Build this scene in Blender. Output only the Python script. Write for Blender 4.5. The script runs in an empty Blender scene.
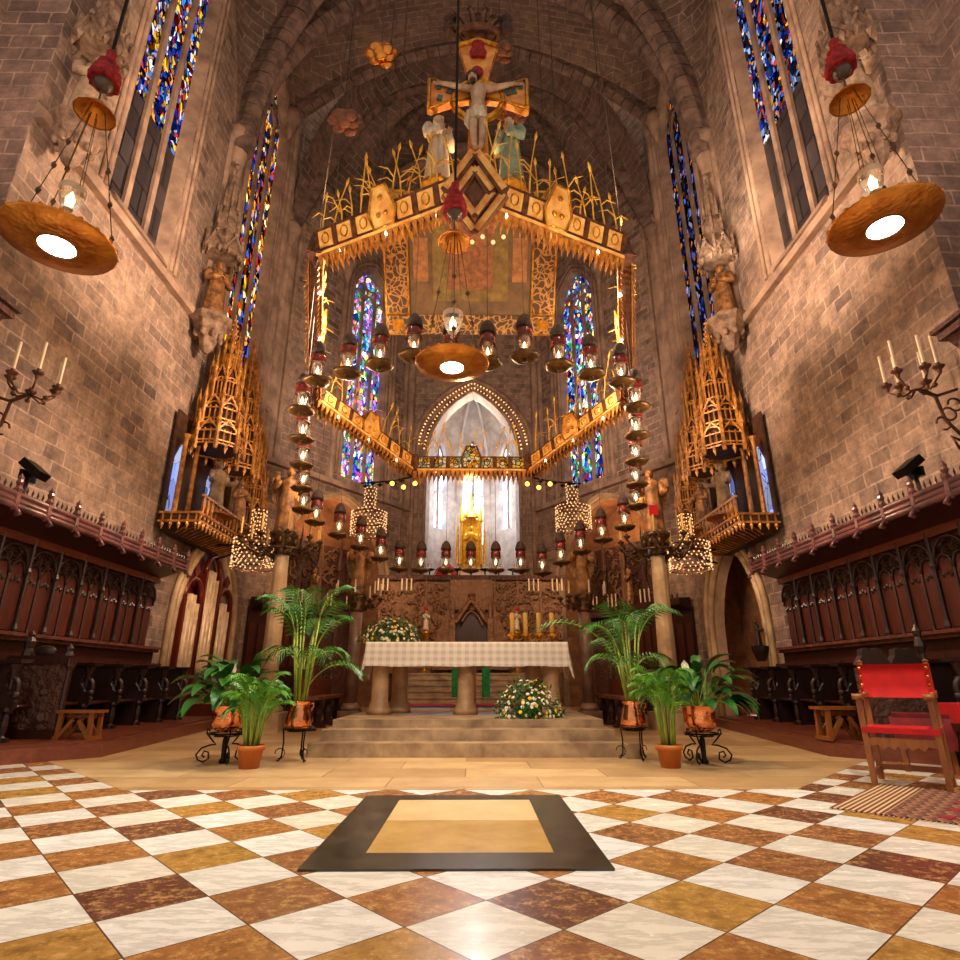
import bpy, math, random
from mathutils import Vector, Matrix
C = bpy.context.scene.collection
PI = math.pi
sin, cos, rad = math.sin, math.cos, math.radians
rnd = random.Random(7)
V = Vector

# ------------------------------------------------------------------ camera
FPX = 588.0
PITCH, YAW = rad(18.9), rad(0.55)
CAM = V((0.09, 0, 0.95))

def ray(px, py):
    u = (px-480)/FPX; v = (480-py)/FPX
    y = cos(PITCH)-v*sin(PITCH); z = sin(PITCH)+v*cos(PITCH)
    return V((u*cos(YAW)+y*sin(YAW), -u*sin(YAW)+y*cos(YAW), z))

def at(px, py, X=None, Y=None, Z=None):
    """real place of a point of the photograph once one of its coordinates is known"""
    d = ray(px, py)
    t = (X-CAM.x)/d.x if X is not None else (Y-CAM.y)/d.y if Y is not None else (Z-CAM.z)/d.z
    return CAM+d*t

# ------------------------------------------------------------------ mesh builder
def frame(d, up=None):
    d = V(d).normalized()
    up = V(up) if up is not None else (V((0, 0, 1)) if abs(d.z) < .95 else V((1, 0, 0)))
    a = d.cross(up).normalized(); b = a.cross(d).normalized()
    return a, b

class MB:
    def __init__(s):
        s.v = []; s.f = []; s.sm = []
    def add(s, vs, fs, smooth=False):
        o = len(s.v)
        s.v += [tuple(p) for p in vs]
        s.f += [tuple(i+o for i in f) for f in fs]
        s.sm += [smooth]*len(fs)
        return s
    def quad(s, *ps):
        return s.add(ps, [tuple(range(len(ps)))])
    def hexa(s, b, t):
        """b, t: loops of n points"""
        n = len(b)
        return s.add(list(b)+list(t), [tuple(range(n))[::-1], tuple(range(n, 2*n))]+[(i, (i+1) % n, n+(i+1) % n, n+i) for i in range(n)])
    def box(s, c, d, rz=0, ry=0, rx=0):
        x, y, z = (q/2 for q in d)
        M = Matrix.Rotation(rz, 3, 'Z') @ Matrix.Rotation(ry, 3, 'Y') @ Matrix.Rotation(rx, 3, 'X')
        P = [V(c)+M @ V(p) for p in ((-x, -y, -z), (x, -y, -z), (x, y, -z), (-x, y, -z), (-x, -y, z), (x, -y, z), (x, y, z), (-x, y, z))]
        return s.hexa(P[:4], P[4:])
    def span(s, a, b):
        return s.box([(p+q)/2 for p, q in zip(a, b)], [abs(q-p) for p, q in zip(a, b)])
    def bar(s, p, q, w, h, up=None):
        p, q = V(p), V(q); a, b = frame(q-p, up)
        c = [(-w/2, -h/2), (w/2, -h/2), (w/2, h/2), (-w/2, h/2)]
        return s.hexa([p+a*x+b*y for x, y in c], [q+a*x+b*y for x, y in c])
    def tube(s, pts, r, n=6, closed=False, cap=True, sx=1.0, up=None):
        pts = [V(p) for p in pts]; m = len(pts)
        R = r if isinstance(r, (list, tuple)) else [r]*m
        vs = []; fs = []
        pa = None
        for i, p in enumerate(pts):
            d = pts[(i+1) % m]-pts[i-1] if closed else pts[min(i+1, m-1)]-pts[max(i-1, 0)]
            if d.length < 1e-9: d = V((0, 0, 1))
            if pa is None or up is not None:
                a, b = frame(d, up)
            else:
                d = d.normalized(); a = (pa-d*pa.dot(d))
                a = a.normalized() if a.length > 1e-6 else frame(d)[0]
                b = a.cross(d).normalized()
            pa = a
            for k in range(n):
                t = 2*PI*k/n
                vs.append(p+a*(R[i]*cos(t)*sx)+b*(R[i]*sin(t)))
        for i in range(m if closed else m-1):
            j = (i+1) % m
            for k in range(n):
                l = (k+1) % n
                fs.append((i*n+k, i*n+l, j*n+l, j*n+k))
        s.add(vs, fs, n > 4)
        if cap and not closed:
            o = len(s.v)-len(vs)
            s.f += [tuple(o+k for k in range(n))[::-1], tuple(o+(m-1)*n+k for k in range(n))]; s.sm += [False, False]
        return s
    def lathe(s, c, prof, n=16, fold=0, nf=7, sx=1, sy=1, ph=0, M=None, cap=True):
        c = V(c); vs = []; fs = []; m = len(prof)
        for r, z in prof:
            for k in range(n):
                t = 2*PI*k/n
                q = r*(1+fold*sin(nf*t+ph+z*2))
                p = V((q*cos(t)*sx, q*sin(t)*sy, z))
                vs.append(c+(M @ p if M else p))
        for i in range(m-1):
            for k in range(n):
                l = (k+1) % n
                fs.append((i*n+k, i*n+l, (i+1)*n+l, (i+1)*n+k))
        s.add(vs, fs, n > 8)
        if cap:
            o = len(s.v)-len(vs)
            if prof[0][0] > 1e-4: s.f.append(tuple(o+k for k in range(n))[::-1]); s.sm.append(False)
            if prof[-1][0] > 1e-4: s.f.append(tuple(o+(m-1)*n+k for k in range(n))); s.sm.append(False)
        return s
    def ball(s, c, r, n=10, m=7, M=None):
        r = r if isinstance(r, (tuple, list)) else (r, r, r)
        vs = []; fs = []
        for i in range(m+1):
            f = PI*i/m
            for k in range(n):
                t = 2*PI*k/n
                p = V((r[0]*sin(f)*cos(t), r[1]*sin(f)*sin(t), -r[2]*cos(f)))
                vs.append(V(c)+(M @ p if M else p))
        for i in range(m):
            for k in range(n):
                l = (k+1) % n
                fs.append((i*n+k, i*n+l, (i+1)*n+l, (i+1)*n+k))
        return s.add(vs, fs, True)
    def octa(s, c, r, h=None):
        h = h or r; c = V(c)
        p = [c+V((0, 0, h)), c+V((r, 0, 0)), c+V((0, r, 0)), c-V((r, 0, 0)), c-V((0, r, 0)), c-V((0, 0, h))]
        return s.add(p, [(0, 1, 2), (0, 2, 3), (0, 3, 4), (0, 4, 1), (5, 2, 1), (5, 3, 2), (5, 4, 3), (5, 1, 4)])
    def prism(s, poly, o, ux, uy, th):
        """poly in the plane (ux, uy) through o, given thickness th (a vector)"""
        o, ux, uy, th = V(o), V(ux), V(uy), V(th)
        b = [o+ux*x+uy*y for x, y in poly]
        return s.hexa(b, [p+th for p in b])
    def ico(s, c, r):
        return s.ball(c, r, 6, 4)
    def xf(s, M):
        s.v = [tuple(M @ V(p)) for p in s.v]; return s
    def build(s, name, mat, parent=None, kind=None):
        me = bpy.data.meshes.new(name); me.from_pydata(s.v, [], s.f)
        me.polygons.foreach_set('use_smooth', s.sm)
        me.materials.append(mat)
        o = bpy.data.objects.new(name, me); C.objects.link(o)
        if parent: o.parent = parent
        if kind: o['kind'] = kind
        return o

def tag(o, label, cat, group=None):
    o['label'] = label; o['category'] = cat
    if group: o['group'] = group
    return o
def thing(name, label, cat, loc=(0, 0, 0), rz=0, group=None):
    o = bpy.data.objects.new(name, None); C.objects.link(o)
    o.location = loc; o.rotation_euler = (0, 0, rz)
    return tag(o, label, cat, group)
def dup(root, loc, rz=0, label=None, scale=None, mirror=False):
    r = root.copy(); C.objects.link(r); r.location = loc; r.rotation_euler = (0, 0, rz)
    if scale: r.scale = (scale,)*3
    if mirror: r.scale = (-1, 1, 1)
    if label: r['label'] = label
    for ch in list(root.children):
        c = ch.copy(); C.objects.link(c); c.parent = r
        for g in list(ch.children):
            d = g.copy(); C.objects.link(d); d.parent = c
    return r
def struct(mb, name, mat):
    return mb.build(name, mat, None, 'structure')
ORD = ['first', 'second', 'third', 'fourth', 'fifth', 'sixth', 'seventh', 'eighth', 'ninth', 'tenth', 'eleventh', 'twelfth']

# ------------------------------------------------------------------ materials
def srgb(r, g, b):
    f = lambda c: (c/255/12.92 if c <= 10 else ((c/255+.055)/1.055)**2.4)
    return (f(r), f(g), f(b), 1)
class NT:
    def __init__(s, name):
        s.m = bpy.data.materials.new(name); s.m.use_nodes = True
        s.t = s.m.node_tree; s.t.nodes.clear()
    def n(s, typ, **kw):
        nd = s.t.nodes.new(typ)
        for k, v in kw.items():
            if k.startswith('_'): setattr(nd, k[1:], v)
            else:
                key = int(k[1:]) if k[0] == 'i' and k[1:].isdigit() else k.replace('__', ' ')
                if hasattr(v, 'is_linked') or isinstance(v, bpy.types.NodeSocket): s.t.links.new(v, nd.inputs[key])
                else: nd.inputs[key].default_value = v
        return nd
    def math(s, op, a, b=0.0):
        return s.n('ShaderNodeMath', _operation=op, i0=a, i1=b).outputs[0]
    def mix(s, f, a, b, mode='MIX'):
        nd = s.t.nodes.new('ShaderNodeMix'); nd.data_type = 'RGBA'; nd.blend_type = mode
        for i, v in ((0, f), (6, a), (7, b)):
            if isinstance(v, bpy.types.NodeSocket): s.t.links.new(v, nd.inputs[i])
            else: nd.inputs[i].default_value = v
        return nd.outputs[2]
    def ramp(s, fac, stops, const=False):
        nd = s.t.nodes.new('ShaderNodeValToRGB'); e = nd.color_ramp.elements
        if const: nd.color_ramp.interpolation = 'CONSTANT'
        while len(e) < len(stops): e.new(.5)
        for el, (p, c) in zip(e, stops): el.position = p; el.color = c
        s.t.links.new(fac, nd.inputs[0]); return nd.outputs[0]
    def coord(s):
        return s.n('ShaderNodeTexCoord').outputs['Object']
    def noise(s, vec, scale, detail=4, rough=.6):
        return s.n('ShaderNodeTexNoise', Vector=vec, Scale=scale, Detail=detail, Roughness=rough).outputs[0]
    def out(s, col, rough=.6, metal=0.0, bump=None, bs=.3, bd=.02, **kw):
        b = s.n('ShaderNodeBsdfPrincipled', **kw)
        for k, v in (('Base Color', col), ('Roughness', rough), ('Metallic', metal)):
            if isinstance(v, bpy.types.NodeSocket): s.t.links.new(v, b.inputs[k])
            else: b.inputs[k].default_value = v
        if bump is not None:
            bn = s.n('ShaderNodeBump', Strength=bs, Distance=bd, Height=bump)
            s.t.links.new(bn.outputs[0], b.inputs['Normal'])
        o = s.n('ShaderNodeOutputMaterial'); s.t.links.new(b.outputs[0], o.inputs[0])
        return s.m

def plain(name, c1, c2=None, scale=6, rough=.6, metal=0, bs=.25, bd=.01, lo=.35, hi=.65, stretch=None, **kw):
    t = NT(name); v = t.coord()
    if stretch: v = t.n('ShaderNodeMapping', Vector=v, Scale=stretch).outputs[0]
    nz = t.noise(v, scale)
    col = t.ramp(nz, [(lo, c1), (hi, c2 or tuple(x*.6 for x in c1[:3])+(1,))])
    return t.out(col, rough, metal, nz, bs, bd, **kw)

def glow(name, col, st):
    t = NT(name); e = t.n('ShaderNodeEmission', Color=col, Strength=st)
    o = t.n('ShaderNodeOutputMaterial'); t.t.links.new(e.outputs[0], o.inputs[0]); return t.m

def facing_uv(t):
    """plane coordinates of walls: along the wall, height"""
    g = t.n('ShaderNodeNewGeometry'); nn = t.n('ShaderNodeSeparateXYZ', Vector=g.outputs['True Normal'])
    p = t.n('ShaderNodeSeparateXYZ', Vector=t.coord())
    ax, ay, az = (t.math('ABSOLUTE', nn.outputs[i]) for i in range(3))
    sx = t.math('GREATER_THAN', ax, ay); top = t.math('GREATER_THAN', az, .75)
    u = t.math('ADD', t.math('MULTIPLY', p.outputs[1], sx), t.math('MULTIPLY', p.outputs[0], t.math('SUBTRACT', 1.0, sx)))
    u = t.math('ADD', t.math('MULTIPLY', p.outputs[0], top), t.math('MULTIPLY', u, t.math('SUBTRACT', 1.0, top)))
    w = t.math('ADD', t.math('MULTIPLY', p.outputs[1], top), t.math('MULTIPLY', p.outputs[2], t.math('SUBTRACT', 1.0, top)))
    return t.n('ShaderNodeCombineXYZ', X=u, Y=w, Z=0.0).outputs[0]

def stone(name, light, dark, mortar, plaster, amt=.5, bw=.52, rh=.27):
    t = NT(name); v = facing_uv(t); co = t.coord()
    wob = t.n('ShaderNodeTexNoise', Vector=co, Scale=1.3, Detail=2.0).outputs['Color']
    v2 = t.n('ShaderNodeVectorMath', _operation='MULTIPLY_ADD', i0=wob, i1=(.10, .10, 0), i2=v).outputs[0]
    br = t.n('ShaderNodeTexBrick', _offset=.5, _offset_frequency=2, Vector=v2, Color1=light, Color2=dark, Mortar=mortar, Scale=1.0, Mortar__Size=.022, Mortar__Smooth=.35, Bias=-.1, Brick__Width=bw, Row__Height=rh)
    n1 = t.noise(co, .55, 5, .7); n2 = t.noise(co, 3.2, 6, .7)
    n3 = t.noise(co, 14, 4, .7)
    col = t.mix(t.ramp(n1, [(.45-.2*amt, (0, 0, 0, 1)), (.72-.25*amt, (.75, .75, .75, 1))]), br.outputs[0], plaster)
    col = t.mix(t.ramp(n2, [(.3, (.75, .75, .75, 1)), (.62, (0, 0, 0, 1))]), col, t.mix(.55, dark, (.05, .035, .03, 1)), 'MIX')
    col = t.mix(.35, col, t.ramp(n3, [(.3, (.25, .2, .18, 1)), (.7, (1, 1, 1, 1))]), 'MULTIPLY')
    h = t.math('ADD', t.math('MULTIPLY', br.outputs['Fac'], -.6), n2)
    return t.out(col, .88, 0, h, .55, .05)

def glass(name, cols, st=2.0, scale=5.5, seed=0.0, dark=.25, lead=.055):
    """stained glass lit by the daylight behind it, with lead lines"""
    t = NT(name); co = t.coord()
    v = t.n('ShaderNodeMapping', Vector=co, Location=(seed, seed*2, seed), Scale=(1, 1, .6)).outputs[0]
    w = t.n('ShaderNodeTexNoise', Vector=v, Scale=2.2, Detail=2.0).outputs['Color']
    v = t.n('ShaderNodeVectorMath', _operation='MULTIPLY_ADD', i0=w, i1=(.5, .5, .5), i2=v).outputs[0]
    a = t.n('ShaderNodeTexVoronoi', Vector=v, Scale=scale); e = t.n('ShaderNodeTexVoronoi', _feature='DISTANCE_TO_EDGE', Vector=v, Scale=scale)
    k = t.n('ShaderNodeSeparateColor', Color=a.outputs['Color'])
    n = len(cols)
    col = t.ramp(k.outputs[0], [(i/n, c) for i, c in enumerate(cols)], True)
    br = t.math('ADD', t.math('MULTIPLY', t.math('POWER', k.outputs[1], 1.8), 1.35), dark)
    line = t.math('GREATER_THAN', e.outputs['Distance'], lead)
    s2 = t.math('MULTIPLY', t.math('MULTIPLY', br, line), st)
    em = t.n('ShaderNodeEmission', Color=col, Strength=s2)
    o = t.n('ShaderNodeOutputMaterial'); t.t.links.new(em.outputs[0], o.inputs[0]); return t.m

def wood(name, c1, c2, rough=.35, bs=.3, stretch=(8, 8, 1.2), carve=0):
    t = NT(name); co = t.coord()
    v = t.n('ShaderNodeMapping', Vector=co, Scale=stretch).outputs[0]
    nz = t.noise(v, 2.5, 6, .65); nb = t.noise(co, 1.1, 2)
    col = t.mix(nb, t.ramp(nz, [(.3, c1), (.7, c2)]), c2)
    h = nz
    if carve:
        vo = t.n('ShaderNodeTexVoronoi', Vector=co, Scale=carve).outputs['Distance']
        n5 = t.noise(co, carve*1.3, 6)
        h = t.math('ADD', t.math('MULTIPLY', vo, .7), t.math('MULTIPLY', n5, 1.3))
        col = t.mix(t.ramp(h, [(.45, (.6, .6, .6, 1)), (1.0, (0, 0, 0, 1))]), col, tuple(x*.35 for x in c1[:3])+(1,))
    return t.out(col, rough, 0, h, bs if not carve else .9, .012 if not carve else .06)

M = {}
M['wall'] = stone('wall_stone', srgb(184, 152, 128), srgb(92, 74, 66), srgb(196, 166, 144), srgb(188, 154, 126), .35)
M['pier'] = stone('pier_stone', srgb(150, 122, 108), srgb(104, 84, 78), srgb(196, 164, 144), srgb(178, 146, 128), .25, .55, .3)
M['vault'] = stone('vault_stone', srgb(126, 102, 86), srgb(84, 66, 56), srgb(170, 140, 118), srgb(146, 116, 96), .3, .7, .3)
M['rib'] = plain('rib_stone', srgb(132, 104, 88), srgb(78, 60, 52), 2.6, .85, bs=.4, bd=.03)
M['trim'] = plain('moulded_stone', srgb(176, 144, 118), srgb(124, 98, 82), 1.5, .8, bs=.3, bd=.03)
M['carved'] = plain('carved_stone', srgb(160, 130, 104), srgb(96, 72, 56), 5, .8, bs=.6, bd=.03)
M['white_stone'] = plain('pale_chapel_stone', srgb(225, 215, 205), srgb(190, 176, 166), 2, .8)
M['recess'] = stone('recess_stone', srgb(190, 132, 88), srgb(146, 96, 60), srgb(176, 124, 84), srgb(176, 118, 74), .5)
M['dwood'] = wood('dark_walnut', srgb(84, 38, 26), srgb(44, 20, 15), .32)
M['bwood'] = wood('black_walnut', srgb(70, 42, 34), srgb(34, 20, 17), .42)
M['panelwood'] = wood('red_walnut_board', srgb(108, 52, 34), srgb(58, 26, 18), .38)
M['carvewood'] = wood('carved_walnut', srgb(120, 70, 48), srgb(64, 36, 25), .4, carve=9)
M['floorwood'] = wood('platform_timber', srgb(150, 76, 44), srgb(96, 46, 28), .35, stretch=(6, 1, 6))
M['oak'] = wood('oak', srgb(178, 108, 48), srgb(118, 64, 26), .4)
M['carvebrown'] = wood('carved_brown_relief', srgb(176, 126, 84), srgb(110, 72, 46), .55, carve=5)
M['gildwood'] = plain('gilded_wood', srgb(208, 142, 58), srgb(130, 78, 28), 7, .42, .2, bs=.5)
M['gold'] = plain('gold_leaf', srgb(220, 160, 50), srgb(150, 95, 25), 9, .3, .75)
M['parch'] = plain('painted_parchment', srgb(232, 190, 110), srgb(190, 122, 46), 4, .5, 0)
M['rust'] = plain('rust_brown_iron', srgb(112, 66, 36), srgb(60, 32, 18), 9, .5, .3)
M['iron'] = plain('black_iron', srgb(36, 30, 28), srgb(20, 17, 16), 12, .4, .7)
M['wire'] = plain('steel_wire', srgb(90, 76, 64), srgb(60, 48, 40), 4, .5, .4)
M['bronze'] = plain('old_bronze', srgb(112, 82, 46), srgb(54, 36, 22), 10, .4, .6)
def beaten(name, c1, c2, sc=14, ro=.33, bs=.5):
    t = NT(name); co = t.coord()
    vo = t.n('ShaderNodeTexVoronoi', Vector=co, Scale=sc).outputs['Distance']; nz = t.noise(co, 5)
    return t.out(t.ramp(nz, [(.35, c1), (.65, c2)]), ro, .85 if ro > .2 else 1.0, vo, bs, .02)
M['copper'] = beaten('beaten_copper', srgb(232, 160, 70), srgb(188, 112, 40), 22, .33, .3)
M['potcopper'] = beaten('polished_copper', srgb(240, 166, 116), srgb(206, 122, 76), 26, .14, .12)
M['terra'] = plain('terracotta', srgb(200, 114, 42), srgb(172, 88, 28), 3, .55)
M['red'] = plain('red_velvet', srgb(192, 3, 3), srgb(168, 2, 2), 5, .85, bs=.1)
M['redtassel'] = plain('red_cord', srgb(176, 14, 22), srgb(90, 4, 10), 18, .8, bs=.8)
M['redglass'] = plain('ruby_glass', srgb(126, 24, 14), srgb(60, 10, 8), 8, .25)
M['brownfelt'] = plain('dark_wicker', srgb(78, 54, 42), srgb(34, 24, 20), 22, .8, bs=.8)
M['dish'] = plain('olive_bronze_dish', srgb(126, 88, 40), srgb(66, 46, 22), 8, .45, .5)
M['egg'] = plain('dull_glass_globe', srgb(86, 68, 56), srgb(52, 40, 34), 3, .25)
M['cloth'] = None
M['crossgold'] = plain('ochre_gilded_cross', srgb(228, 158, 62), srgb(186, 96, 30), 5, .4, .15)
M['candle'] = plain('yellow_wax', srgb(232, 190, 96), srgb(214, 166, 70), 2, .5, bs=.02, Subsurface__Weight=.1)
M['whitewax'] = plain('white_wax', srgb(232, 208, 172), srgb(214, 186, 146), 2, .5, bs=.02)
M['leaf'] = plain('deep_green_leaf', srgb(46, 112, 34), srgb(24, 72, 24), 6, .38)
M['palm'] = plain('palm_green', srgb(72, 134, 40), srgb(36, 92, 28), 5, .42)
M['areca'] = plain('bright_green_leaf', srgb(98, 160, 34), srgb(58, 120, 24), 5, .42)
M['stem'] = plain('yellow_green_stem', srgb(150, 168, 60), srgb(106, 130, 40), 4, .5)
M['petal'] = plain('white_petal', srgb(250, 242, 222), srgb(232, 216, 180), 6, .5)
M['ypetal'] = plain('yellow_petal', srgb(250, 214, 70), srgb(232, 176, 30), 6, .5)
M['skin'] = plain('carved_flesh', srgb(206, 176, 146), srgb(166, 132, 104), 5, .55)
M['robew'] = plain('white_painted_robe', srgb(226, 210, 184), srgb(186, 164, 132), 3, .6, stretch=(5, 5, .6))
M['robeg'] = plain('pale_green_robe', srgb(150, 170, 144), srgb(106, 128, 106), 3, .6)
M['hair'] = plain('dark_painted_hair', srgb(70, 46, 30), srgb(40, 26, 18), 9, .6)
M['gildfig'] = plain('ochre_gilded_figure', srgb(176, 122, 66), srgb(92, 60, 34), 6, .5, .2, bs=.5)
M['palefig'] = plain('pale_stone_figure', srgb(190, 162, 130), srgb(122, 96, 74), 4, .75, bs=.5)
M['column'] = plain('fluted_stone', srgb(206, 176, 132), srgb(160, 128, 92), 2, .55)
M['darkcol'] = plain('brown_marble_shaft', srgb(140, 108, 88), srgb(96, 70, 58), 3, .35)
M['alab'] = plain('honey_alabaster', srgb(200, 158, 112), srgb(160, 118, 78), 3, .45)
M['step'] = plain('worn_step_stone', srgb(182, 152, 114), srgb(124, 96, 70), 2.6, .45, bs=.2)
M['lead'] = None
M['flame'] = glow('flame_light', (1, .66, .32, 1), 7)
M['bulb'] = glow('warm_bulb', (1, .5, .2, 1), 1.05)
M['lamp'] = glow('lamp_disc', (1, .93, .82, 1), 14)
M['amber'] = glow('amber_bulb', (1, .35, .04, 1), 5)
def clearglass():
    t = NT('lamp_glass'); b = t.n('ShaderNodeBsdfPrincipled', **{'Base__Color': (1, .93, .82, 1), 'Roughness': .12, 'Transmission__Weight': .88, 'IOR': 1.3})
    o = t.n('ShaderNodeOutputMaterial'); t.t.links.new(b.outputs[0], o.inputs[0]); return t.m
M['glass'] = clearglass()

def lead_mat():
    t = NT('unlit_leaded_glass'); v = facing_uv(t)
    br = t.n('ShaderNodeTexBrick', Vector=v, Color1=srgb(74, 66, 66), Color2=srgb(52, 47, 50), Mortar=srgb(24, 20, 18), Scale=1.0, Mortar__Size=.02, Brick__Width=.62, Row__Height=.72)
    nz = t.noise(t.coord(), 6)
    return t.out(t.mix(.4, br.outputs[0], t.ramp(nz, [(.3, (.3, .3, .3, 1)), (.7, (1, 1, 1, 1))]), 'MULTIPLY'), .3)
M['lead'] = lead_mat()

def cloth_mat():
    t = NT('checked_altar_linen'); p = t.n('ShaderNodeSeparateXYZ', Vector=t.coord())
    f = lambda o, s: t.math('GREATER_THAN', t.math('FRACT', t.math('MULTIPLY', o, s)), .5)
    k = t.math('MULTIPLY', t.math('ADD', f(p.outputs[0], 7.5), f(p.outputs[2], 9.0)), .5)
    col = t.ramp(k, [(0, srgb(250, 238, 220)), (.5, srgb(240, 224, 204)), (1, srgb(222, 202, 182))])
    return t.out(col, .8, 0, t.noise(t.coord(), 60), .1, .003)
M['cloth'] = cloth_mat()

TILE = .459; ROT = rad(45-2.9)
def floor_mat():
    t = NT('chequered_marble'); co = t.coord()
    o = V((-.93+.09, 2.90, 0))
    # tile axes: i runs right-forward, j runs left-forward
    p = t.n('ShaderNodeSeparateXYZ', Vector=t.n('ShaderNodeVectorMath', _operation='SUBTRACT', i0=co, i1=tuple(o)).outputs[0])
    c, s = cos(ROT)/TILE, sin(ROT)/TILE
    i = t.math('ADD', t.math('MULTIPLY', p.outputs[0], c), t.math('MULTIPLY', p.outputs[1], s))
    j = t.math('ADD', t.math('MULTIPLY', p.outputs[0], -s), t.math('MULTIPLY', p.outputs[1], c))
    fi, fj = t.math('FLOOR', i), t.math('FLOOR', j)
    odd = t.math('GREATER_THAN', t.math('FRACT', t.math('MULTIPLY', t.math('ADD', t.math('ADD', fi, fj), 400.0), .5)), .25)
    idv = t.n('ShaderNodeCombineXYZ', X=fi, Y=fj, Z=0.0).outputs[0]
    wn = t.n('ShaderNodeTexWhiteNoise', _noise_dimensions='3D', Vector=idv)
    sh = t.n('ShaderNodeVectorMath', _operation='MULTIPLY_ADD', i0=wn.outputs['Color'], i1=(30, 30, 30), i2=co).outputs[0]
    fine = t.noise(sh, 9, 8, .75); vein = t.noise(t.n('ShaderNodeMapping', Vector=sh, Scale=(1, 3.5, 1), Rotation=(0, 0, .7)).outputs[0], 2.2, 8, .7)
    white = t.mix(t.ramp(vein, [(.42, (0, 0, 0, 1)), (.5, (.5, .5, .5, 1)), (.56, (0, 0, 0, 1))]), t.mix(wn.outputs[0], srgb(246, 243, 238), srgb(236, 226, 204)), srgb(176, 166, 152))
    tone = t.ramp(wn.outputs[0], [(0, srgb(172, 114, 62)), (.34, srgb(186, 138, 66)), (.58, srgb(152, 98, 62)), (.82, srgb(112, 66, 52))], True)
    brown = t.mix(t.ramp(fine, [(.34, (0, 0, 0, 1)), (.58, (1, 1, 1, 1))]), t.mix(.55, tone, (.06, .02, .01, 1)), tone)
    brown = t.mix(t.ramp(t.noise(sh, 17, 6, .8), [(.5, (0, 0, 0, 1)), (.66, (.75, .75, .75, 1))]), brown, srgb(226, 176, 104))
    col = t.mix(odd, brown, white)
    ei, ej = t.math('FRACT', i), t.math('FRACT', j)
    ed = t.math('MINIMUM', t.math('MINIMUM', ei, t.math('SUBTRACT', 1.0, ei)), t.math('MINIMUM', ej, t.math('SUBTRACT', 1.0, ej)))
    col = t.mix(t.math('LESS_THAN', ed, .008), col, srgb(96, 70, 48))
    return t.out(col, t.ramp(fine, [(.3, (.16, .16, .16, 1)), (.7, (.3, .3, .3, 1))]), 0, fine, .04, .004)
M['floor'] = floor_mat()
def slabs(name, c1, c2, m, bw, rh, rough=.35):
    t = NT(name); co = t.coord()
    br = t.n('ShaderNodeTexBrick', Vector=co, Color1=c1, Color2=c2, Mortar=m, Scale=1.0, Mortar__Size=.006, Brick__Width=bw, Row__Height=rh)
    nz = t.noise(co, 1.6, 6, .7)
    col = t.mix(.6, br.outputs[0], t.ramp(nz, [(.32, (.5, .42, .34, 1)), (.62, (1, 1, 1, 1))]), 'MULTIPLY')
    return t.out(col, rough, 0, nz, .06, .01)
M['tan'] = slabs('sandstone_paving', srgb(214, 180, 130), srgb(178, 140, 94), srgb(128, 96, 64), 1.5, .62)
M['blackmarble'] = plain('black_marble', srgb(70, 60, 46), srgb(38, 32, 26), 4, .22, bs=.03)
def rugmat():
    t = NT('striped_woven_rug'); p = t.n('ShaderNodeSeparateXYZ', Vector=t.coord())
    s = t.math('FRACT', t.math('MULTIPLY', p.outputs[1], 24.0)); w = t.noise(t.coord(), 40)
    z = t.math('FRACT', t.math('ADD', t.math('MULTIPLY', p.outputs[1], 11.0), t.math('ABSOLUTE', t.math('SUBTRACT', t.math('FRACT', t.math('MULTIPLY', p.outputs[0], 6.0)), .5))))
    st = t.ramp(s, [(0, srgb(206, 174, 124)), (.42, srgb(86, 44, 34)), (.75, srgb(120, 66, 46))], True)
    zz = t.ramp(z, [(0, srgb(126, 76, 54)), (.45, srgb(160, 120, 84)), (.6, srgb(88, 50, 38))], True)
    band = t.math('GREATER_THAN', t.math('FRACT', t.math('MULTIPLY', p.outputs[1], 1.1)), .6)
    return t.out(t.mix(band, zz, st), .95, 0, w, .5, .01)
M['rug'] = rugmat()
M['rugred'] = plain('crimson_weave', srgb(150, 26, 36), srgb(110, 14, 26), 20, .9)
M['brocade'] = plain('brown_brocade', srgb(96, 74, 44), srgb(66, 48, 28), 3, .6, bs=.2)
M['oldgold'] = plain('old_gold_silk', srgb(128, 80, 38), srgb(88, 52, 26), 9, .6)
def damask():
    t = NT('gold_scroll_embroidery'); co = t.coord()
    w = t.n('ShaderNodeTexNoise', Vector=co, Scale=3.0, Detail=1.0).outputs['Color']
    v = t.n('ShaderNodeVectorMath', _operation='MULTIPLY_ADD', i0=w, i1=(.35, .35, .35), i2=co).outputs[0]
    d = t.n('ShaderNodeTexVoronoi', _feature='DISTANCE_TO_EDGE', Vector=v, Scale=7.5).outputs['Distance']
    return t.out(t.ramp(d, [(0, srgb(160, 120, 62)), (.08, srgb(126, 90, 42)), (.12, srgb(58, 42, 26))]), .5, .1, d, .4, .01)
M['damask'] = damask()
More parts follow.
